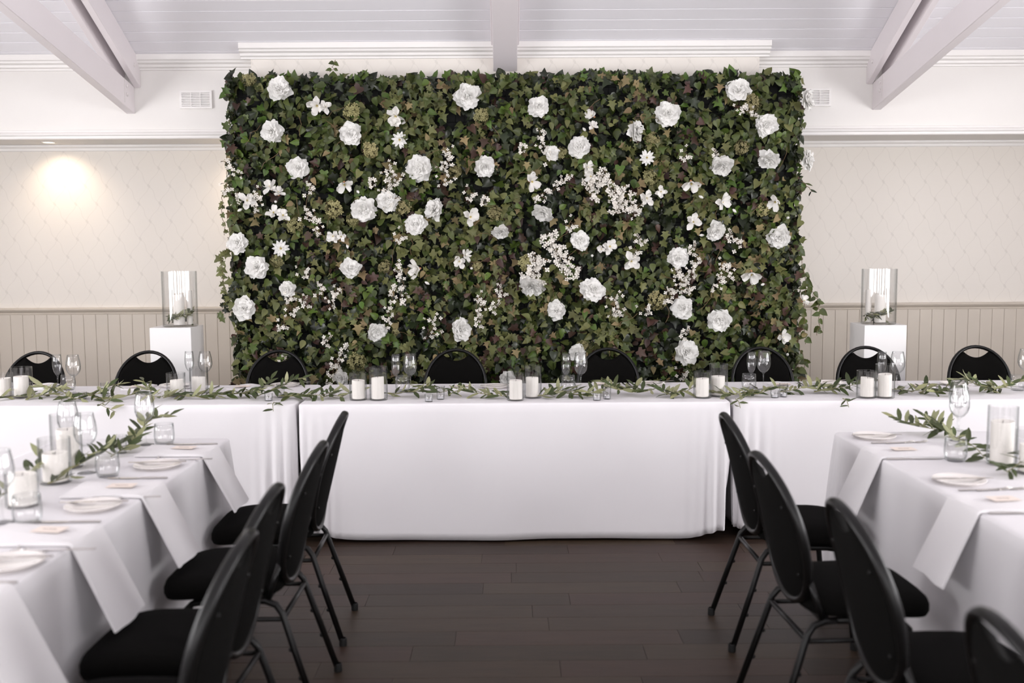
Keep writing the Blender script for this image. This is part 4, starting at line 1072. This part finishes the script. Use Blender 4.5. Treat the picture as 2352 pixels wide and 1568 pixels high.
def card(p, rz, lab, z):
    root = empty('place_card', (p[0], p[1], z), rz)
    m = MB(); m.box(-.045, .045, -.03, .03, 0, .0008); m.build('card_stock', M['card'], root, smooth=False)
    m = MB(); pts = [(-.022 + .044 * k / 22, .004 * math.sin(k * 1.7) * (1 if k % 5 else .3), .0012) for k in range(23)]; m.tube(pts, .0006, 4); m.build('handwriting', M['ink'], root)
    tag(root, lab, 'place card', 'name cards on the napkins')
# --- head table places
HP = [(95, 886, 20, 886), (320, 888, 400, 886), (560, 888, 655, 885), (1062, 887, 1137, 888), (1386, 882, 1496, 882), (1795, 883, 1905, 880), (2105, 886, 2195, 882)]
for i, (nx_, ny_, qx, qy) in enumerate(HP):
    e = 'head table place %s from the downlight end' % ORD[i]
    p = T(nx_, ny_ + 3); napkin_flat(p, R.uniform(-.15, .15), 'folded white napkin at the ' + e)
    card((p[0] + .0, p[1] - .03), R.uniform(-.1, .1), 'small cream name card at the ' + e, ZT + .016)
    q = T(qx, qy + 2); plate(q, 'white side plate at the ' + e)
    cutlery('table_knife', (q[0] - .05, q[1] - .03), .5, 'butter knife resting across the plate at the ' + e, z=ZT + .014)
    for k in range(2): cutlery('dinner_fork', (q[0] - .135 - .03 * k, q[1] + .08), -PI / 2 + R.uniform(-.08, .08), '%s fork at the %s' % (('inner', 'outer')[k], e))
    cutlery('table_knife', (p[0] - .17, p[1] + .08), -PI / 2 + R.uniform(-.08, .08), 'dinner knife beside the napkin at the ' + e)
# --- side tables
def P2(px, py): return T(px, py)
LN = [(480, 1038), (350, 1128), (190, 1232), (0, 1382)]
for i, (px, py) in enumerate(LN):
    q = P2(px, py); e = '%s, %s place from head table' % (LSIDE, ORD[i])
    napkin_drape(LX1, q.y, 1, 'folded napkin draped over the ' + e, seed=i, flare=.105, drop=.22 + .01 * i)
    if i < 3: card((LX1 - .11, q.y + .02), R.uniform(-.15, .15), 'cream name card, ' + e, ZT + .0165)
for i, (px, py) in enumerate([(362, 1073), (215, 1167), (22, 1299)]):
    q = P2(px, py); e = '%s, %s plate from head table' % (LSIDE, ORD[i]); plate(q, 'white side plate on the ' + e)
    cutlery('table_knife', (q.x + .10, q.y + .03), PI + .06, 'butter knife on the plate, ' + e, z=ZT + .0125)
    cutlery('dinner_fork', (q.x + .17, q.y + .135), PI + .1, 'fork between napkin and plate, ' + e)
    cutlery('dessert_spoon', (q.x - .08, q.y + .24), PI + 1.9, 'dessert spoon above the napkin, ' + e)
for i, (px, py) in enumerate([(500, 1021), (385, 1099), (232, 1200), (40, 1340)]):
    q = P2(px, py); cutlery('table_knife', (q.x, q.y), PI, 'dinner knife on the %s, %s from the head table' % (LSIDE, ORD[i]))
RN = [(1992, 1046), (2225, 1166)]
for i, (px, py) in enumerate(RN):
    q = P2(px, py); e = '%s, %s place from head table' % (RSIDE, ORD[i])
    napkin_drape(RX0, q.y + .03, -1, 'folded napkin draped over the ' + e, seed=i + 9, flare=.09, drop=.23, length=.30)
    card((RX0 + .13, q.y + .05), R.uniform(-.1, .1), 'cream name card, ' + e, ZT + .0165)
for i, (px, py) in enumerate([(2008, 1006), (2203, 1108)]):
    q = P2(px, py); e = '%s, %s plate from head table' % (RSIDE, ORD[i]); plate(q, 'white side plate on the ' + e)
    cutlery('table_knife', (q.x - .10, q.y - .01), .05, 'butter knife on the plate, ' + e, z=ZT + .0125)
    for k in range(2): cutlery('dinner_fork', (q.x - .06 + .06 * k, q.y - .125 - .005 * k), .12 + .05 * k, '%s fork between plate and napkin, %s' % (('nearer', 'farther')[k], e))
for i, (px, py) in enumerate([(2036, 1056), (2272, 1181)]):
    q = P2(px, py); cutlery('table_knife', (q.x, q.y), .02, 'dinner knife on the %s, %s from the head table' % (RSIDE, ORD[i]))
# glasses and candles of the side tables
q = P2(335, 1021); simple('wine_glass', WINE, q, 'stemmed wine glass nearest the head table on the ' + LSIDE, 'wine glass', 'side table wine glasses')
q = P2(160, 1050); simple('wine_glass', WINE, q, 'stemmed wine glass just behind the tall candle cylinder on the ' + LSIDE, 'wine glass', 'side table wine glasses')
q = P2(200, 1086); simple('wine_glass', WINE, q, 'stemmed wine glass in front of the tall candle cylinder on the ' + LSIDE, 'wine glass', 'side table wine glasses')
q = P2(6, 1200); simple('wine_glass', WINE, q, 'stemmed wine glass beside the bare garland candle on the ' + LSIDE, 'wine glass', 'side table wine glasses')
for i, (px, py) in enumerate([(378, 1020), (248, 1094), (64, 1202)]):
    simple('tumbler', TUMB, P2(px, py), 'water tumbler on the %s, %s from the head table' % (LSIDE, ORD[i]), 'tumbler', 'side table tumblers')
def side_candle(px, py, rp, hp, crp, chp, lab):
    p = P2(px, py - 4); s = p.y / F_PX; hurricane(p, rp * s, hp * s, crp * s, chp * s, lab, 'side table candle cylinders')
side_candle(155, 1077, 35, 126, 24, 86, 'taller clear glass candle cylinder on the ' + LSIDE)
side_candle(128, 1112, 36, 106, 28, 66, 'shorter clear glass candle cylinder on the ' + LSIDE)
side_candle(52, 1166, 37, 85, 31, 72, 'low clear glass candle cylinder nearest the chairs on the ' + LSIDE)
p = P2(279, 1040); tealight(p, 1, 'glass tealight cup among olive leaves on the ' + LSIDE)
q = P2(2201, 1012); simple('wine_glass', WINE, q, 'stemmed wine glass beside the olive branch on the ' + RSIDE, 'wine glass', 'side table wine glasses')
q = P2(2199, 988); simple('wine_glass', WINE, q, 'farther stemmed wine glass behind another one on the ' + RSIDE, 'wine glass', 'side table wine glasses')
simple('tumbler', TUMB, P2(2194, 1058), 'water tumbler beside the napkin on the ' + RSIDE, 'tumbler', 'side table tumblers')
side_candle(2300, 1070, 33.5, 138, 25, 98, 'tall clear glass candle cylinder on the ' + RSIDE)
side_candle(2366, 1090, 34, 105, 26, 62, 'shorter clear glass candle cylinder by the tall one, ' + RSIDE)

# ================================================================== PEDESTALS AND VASES
def pedestal(px0, px1, py, yf, lab):
    a = on_y(px0, py, yf); b = on_y(px1, py, yf); wd = b.x - a.x; h = a.z
    m = MB(); m.cbox(-wd / 2, wd / 2, -wd / 2, wd / 2, 0, h, .002); o = m.build('pedestal', M['pedestal'], None, False, 0, ((a.x + b.x) / 2, yf + wd / 2, 0))
    root = o; q = MB(); q.box(-wd / 2 + .01, wd / 2 - .01, -wd / 2 + .01, wd / 2 - .01, -.002, .0); 
    tag(root, lab, 'pedestal'); return Vector(((a.x + b.x) / 2, yf + wd / 2, h))
pL = pedestal(343, 438, 753, 7.02, 'white square pedestal on the lit downlight side of the flower wall')
pR = pedestal(1986, 2083, 747, 7.02, 'white square pedestal on the far side from the downlight')
VR, VH = .122, .395
q = MB(); q.lathe([(0, 0), (VR - .006, 0), (VR, .006), (VR, VH), (VR - .003, VH), (VR - .003, .014), (VR - .01, .011), (0, .011)], 40); VASE = q.mesh('hurricane_vase', M['glass'], True, 30)
VP = []
for k, (pp, dx, sd) in enumerate(((pL, .03, 'lit downlight side'), (pR, .0, 'side away from the downlight'))):
    c = Vector((pp.x + dx, pp.y - .005, pp.z)); VP.append(c)
    simple('hurricane_vase', VASE, c, 'large clear glass hurricane vase on the pedestal, ' + sd, 'vase', 'hurricane vases on pedestals', z=pp.z + .0005)
    pillar((c.x + (-.01, .012)[k], c.y, pp.z + .0125), .040, (.22, .20)[k], 'thick white pillar candle inside the pedestal vase, ' + sd, 'vase candles')
    pillar((c.x + (.055, -.06)[k], c.y + .04, pp.z + .0125), .022, (.245, .235)[k], 'slim pale candle inside the pedestal vase, ' + sd, 'vase candles')

# ================================================================== OLIVE BRANCHES
ro = random.Random(23)
OL = [leaf_mesh('slim', 'olive_leaf', v) for v in range(3)] + [leaf_mesh('slim', 'olive_pale', v) for v in range(2)]
def olive_branch(pts, nl, lab, group, size=.07, lift=.6, pale=.35, rad=.0022, loc=None):
    pts = [Vector(p) for p in pts]; base = pts[0].copy()
    root = empty('olive_branch', base)
    cur = []
    for i in range(len(pts) - 1):
        for k in range(5): cur.append(pts[i].lerp(pts[i + 1], k / 5) - base)
    cur.append(pts[-1] - base)
    mb = MB(); mb.tube(cur, [rad * (1.2 - .6 * i / len(cur)) for i in range(len(cur))], 5); mb.build('stem', M['stem_green'], root)
    for k in range(nl):
        f = (k + .7) / (nl + .2) * (len(cur) - 1); i = min(int(f), len(cur) - 2); p = cur[i].lerp(cur[i + 1], f - i)
        d = (cur[i + 1] - cur[i]).normalized(); sd = d.cross(Vector((0, 0, 1)));
        if sd.length < .1: sd = Vector((1, 0, 0))
        sd.normalize(); s = 1 if k % 2 else -1
        upk = ro.uniform(.05, lift)
        tip = d * ro.uniform(.3, 1.0) + sd * s * ro.uniform(.3, .9) + Vector((0, 0, upk))
        if base.z + p.z < ZT + .05 and ZT - .01 < base.z < .9: tip.z = max(tip.z, .22)
        nrm = Vector((ro.gauss(0, .35), ro.gauss(-.35, .35), 1)) - tip.normalized() * .2
        if ro.random() < .14: nrm = -nrm
        me = OL[3 + ro.randrange(2)] if ro.random() < pale * .8 else OL[ro.randrange(2)]
        link('leaf', me, root, p, leaf_rot(nrm, tip), size * ro.uniform(.7, 1.2))
    tag(root, lab, 'olive branch', group); return root
# garland along the head table's front edge: (start px, end px, height in px above table line, leaves, paleness)
GAR = [(-30, 95, 0, 12, .75), (60, 190, 0, 12, .6), (100, 175, 34, 18, .8), (185, 275, 30, 20, .15), (215, 305, -6, 14, .3), (290, 400, 4, 13, .35), (330, 355, 40, 9, .3), (375, 500, 2, 18, .4), (480, 585, 4, 15, .4), (540, 625, 36, 18, .15), (590, 700, 44, 18, .1),
       (640, 770, 8, 22, .2), (740, 830, 2, 9, .6), (880, 985, 12, 13, .5), (960, 1060, 20, 12, .35), (1050, 1190, 10, 22, .45), (1235, 1330, 12, 17, .25), (1300, 1400, 8, 15, .3), (1380, 1460, 32, 17, .35), (1455, 1560, 16, 20, .3), (1530, 1625, 24, 16, .7), (1640, 1740, 4, 16, .4), (1690, 1790, 10, 14, .5),
       (1790, 1890, 12, 15, .6), (1870, 1975, 18, 24, .05), (2050, 2140, 6, 18, .6), (2110, 2200, 14, 20, .2), (2190, 2300, 36, 22, .35), (2260, 2360, 24, 22, .7)]
for i, (a, b, h, n, pale) in enumerate(GAR):
    if ro.random() < .35: a, b = b, a
    pts = []
    for k in range(5):
        t = k / 4; px = a + (b - a) * t; q = on_z(px, 912 + ro.uniform(-8, 6) - (px - 1176) * .0055, ZT); s = q.y / F_PX
        zz = ZT + .013 + max(0, h) * s * .95 * (t ** 1.2) + abs(ro.gauss(0, .004)); pts.append((q.x, q.y, zz))
    if h < 0: pts[-1] = (pts[-1][0], Y0 - .02, ZT - .03); pts[-2] = (pts[-2][0], Y0 + .0, ZT + .008)
    olive_branch(pts, int(n * 1.35), 'leafy olive branch in the head table garland, %s from the downlight end' % ORD[i], 'head table garland', size=.08, lift=.75 if h > 5 else .45, pale=pale)
# a few tips hanging over the front edge
for px, lab in ((640, 'short olive tip hanging over the head table edge at the warm-side cloth joint'), (1690, 'short olive tip hanging over the head table edge at the other cloth joint'), (1940, 'short olive tip hanging over the head table edge below a dense dark branch')):
    q = on_z(px, 920, ZT); olive_branch([(q.x, Y0 + .04, ZT + .008), (q.x + .004, Y0 - .012, ZT + .006), (q.x + .01, Y0 - .03, ZT - .03)], 4, lab, 'head table garland', size=.055, lift=.0)
# side table branches
def sb(pp, n, lab, hz, pale=.3, size=.076, lift=.8):
    pts = []
    for k, (px, py) in enumerate(pp): q = P2(px, py); pts.append((q.x, q.y, ZT + .013 + hz[k]))
    olive_branch(pts, n, lab, 'side table garlands', size=size, pale=pale, lift=lift)
sb([(255, 1055), (290, 1040), (325, 1020), (345, 1010)], 24, 'olive branch around the wine glass nearest the head table, ' + LSIDE, (0, .01, .04, .10), .35)
sb([(300, 1040), (320, 1022), (345, 1000), (395, 990)], 16, 'raised olive sprig leaning past the tumbler, ' + LSIDE, (0, .03, .06, .06), .4)
sb([(160, 1085), (200, 1070), (240, 1050), (275, 1040)], 22, 'olive branch between candle cylinder and tealight, ' + LSIDE, (0, .01, .02, .02), .2)
sb([(-20, 1165), (40, 1130), (80, 1115), (110, 1100)], 22, 'dark olive branch beside the shorter candle cylinder, ' + LSIDE, (0, .02, .05, .07), .1)
sb([(110, 1118), (140, 1112), (165, 1108)], 6, 'small olive sprig in front of the shorter candle cylinder, ' + LSIDE, (0, .005, .01), .1)
sb([(2190, 1000), (2150, 1003), (2105, 995), (2050, 985)], 24, 'olive branch reaching toward the table corner, ' + RSIDE, (.02, .02, .02, .035), .15)
sb([(2230, 1030), (2190, 1015), (2160, 1000), (2125, 990)], 24, 'olive branch beside the wine glass, ' + RSIDE, (0, .01, .03, .05), .15)
sb([(2190, 1020), (2225, 1030), (2245, 1045), (2262, 1060)], 12, 'olive sprig between tumbler and tall candle, ' + RSIDE, (.02, .01, .01, .0), .2)
sb([(2390, 1060), (2360, 1080), (2330, 1092), (2312, 1098)], 16, 'dark olive branch entering beside the second plate, ' + RSIDE, (.06, .04, .02, .01), .05)
# leaves inside the pedestal vases
for k, c in enumerate(VP):
    sd = ('lit downlight side', 'side away from the downlight')[k]
    for j in range(6):
        a = j * PI / 3 + .4; pts = []; rad_ = (.082, .07, .085, .065, .08, .07)[j]
        for t in range(5): th = a + t * .42; pts.append((c.x + math.cos(th) * rad_, c.y + math.sin(th) * rad_, c.z + .016 + .010 * t + .012 * j))
        root = olive_branch(pts, 22, '%s olive sprig curled inside the pedestal vase, %s' % (('lowest', 'second lowest', 'third lowest', 'third highest', 'second highest', 'topmost')[j], sd), 'vase greenery', size=.055, lift=.7, pale=.35)
        for ch in root.children:            # keep every leaf inside the glass
            if ch.name.startswith('leaf'):
                d = ch.matrix_basis.to_3x3() @ Vector((0, 1, 0)); tipw = root.location + ch.location + d
                if math.hypot(tipw.x - c.x, tipw.y - c.y) > VR - .012:
                    inn = Vector((c.x - (root.location.x + ch.location.x), c.y - (root.location.y + ch.location.y), 0)).normalized()
                    ch.rotation_euler = leaf_rot((0, -.4, 1), Vector((-inn.y, inn.x, .35)) + inn * .35).to_euler()
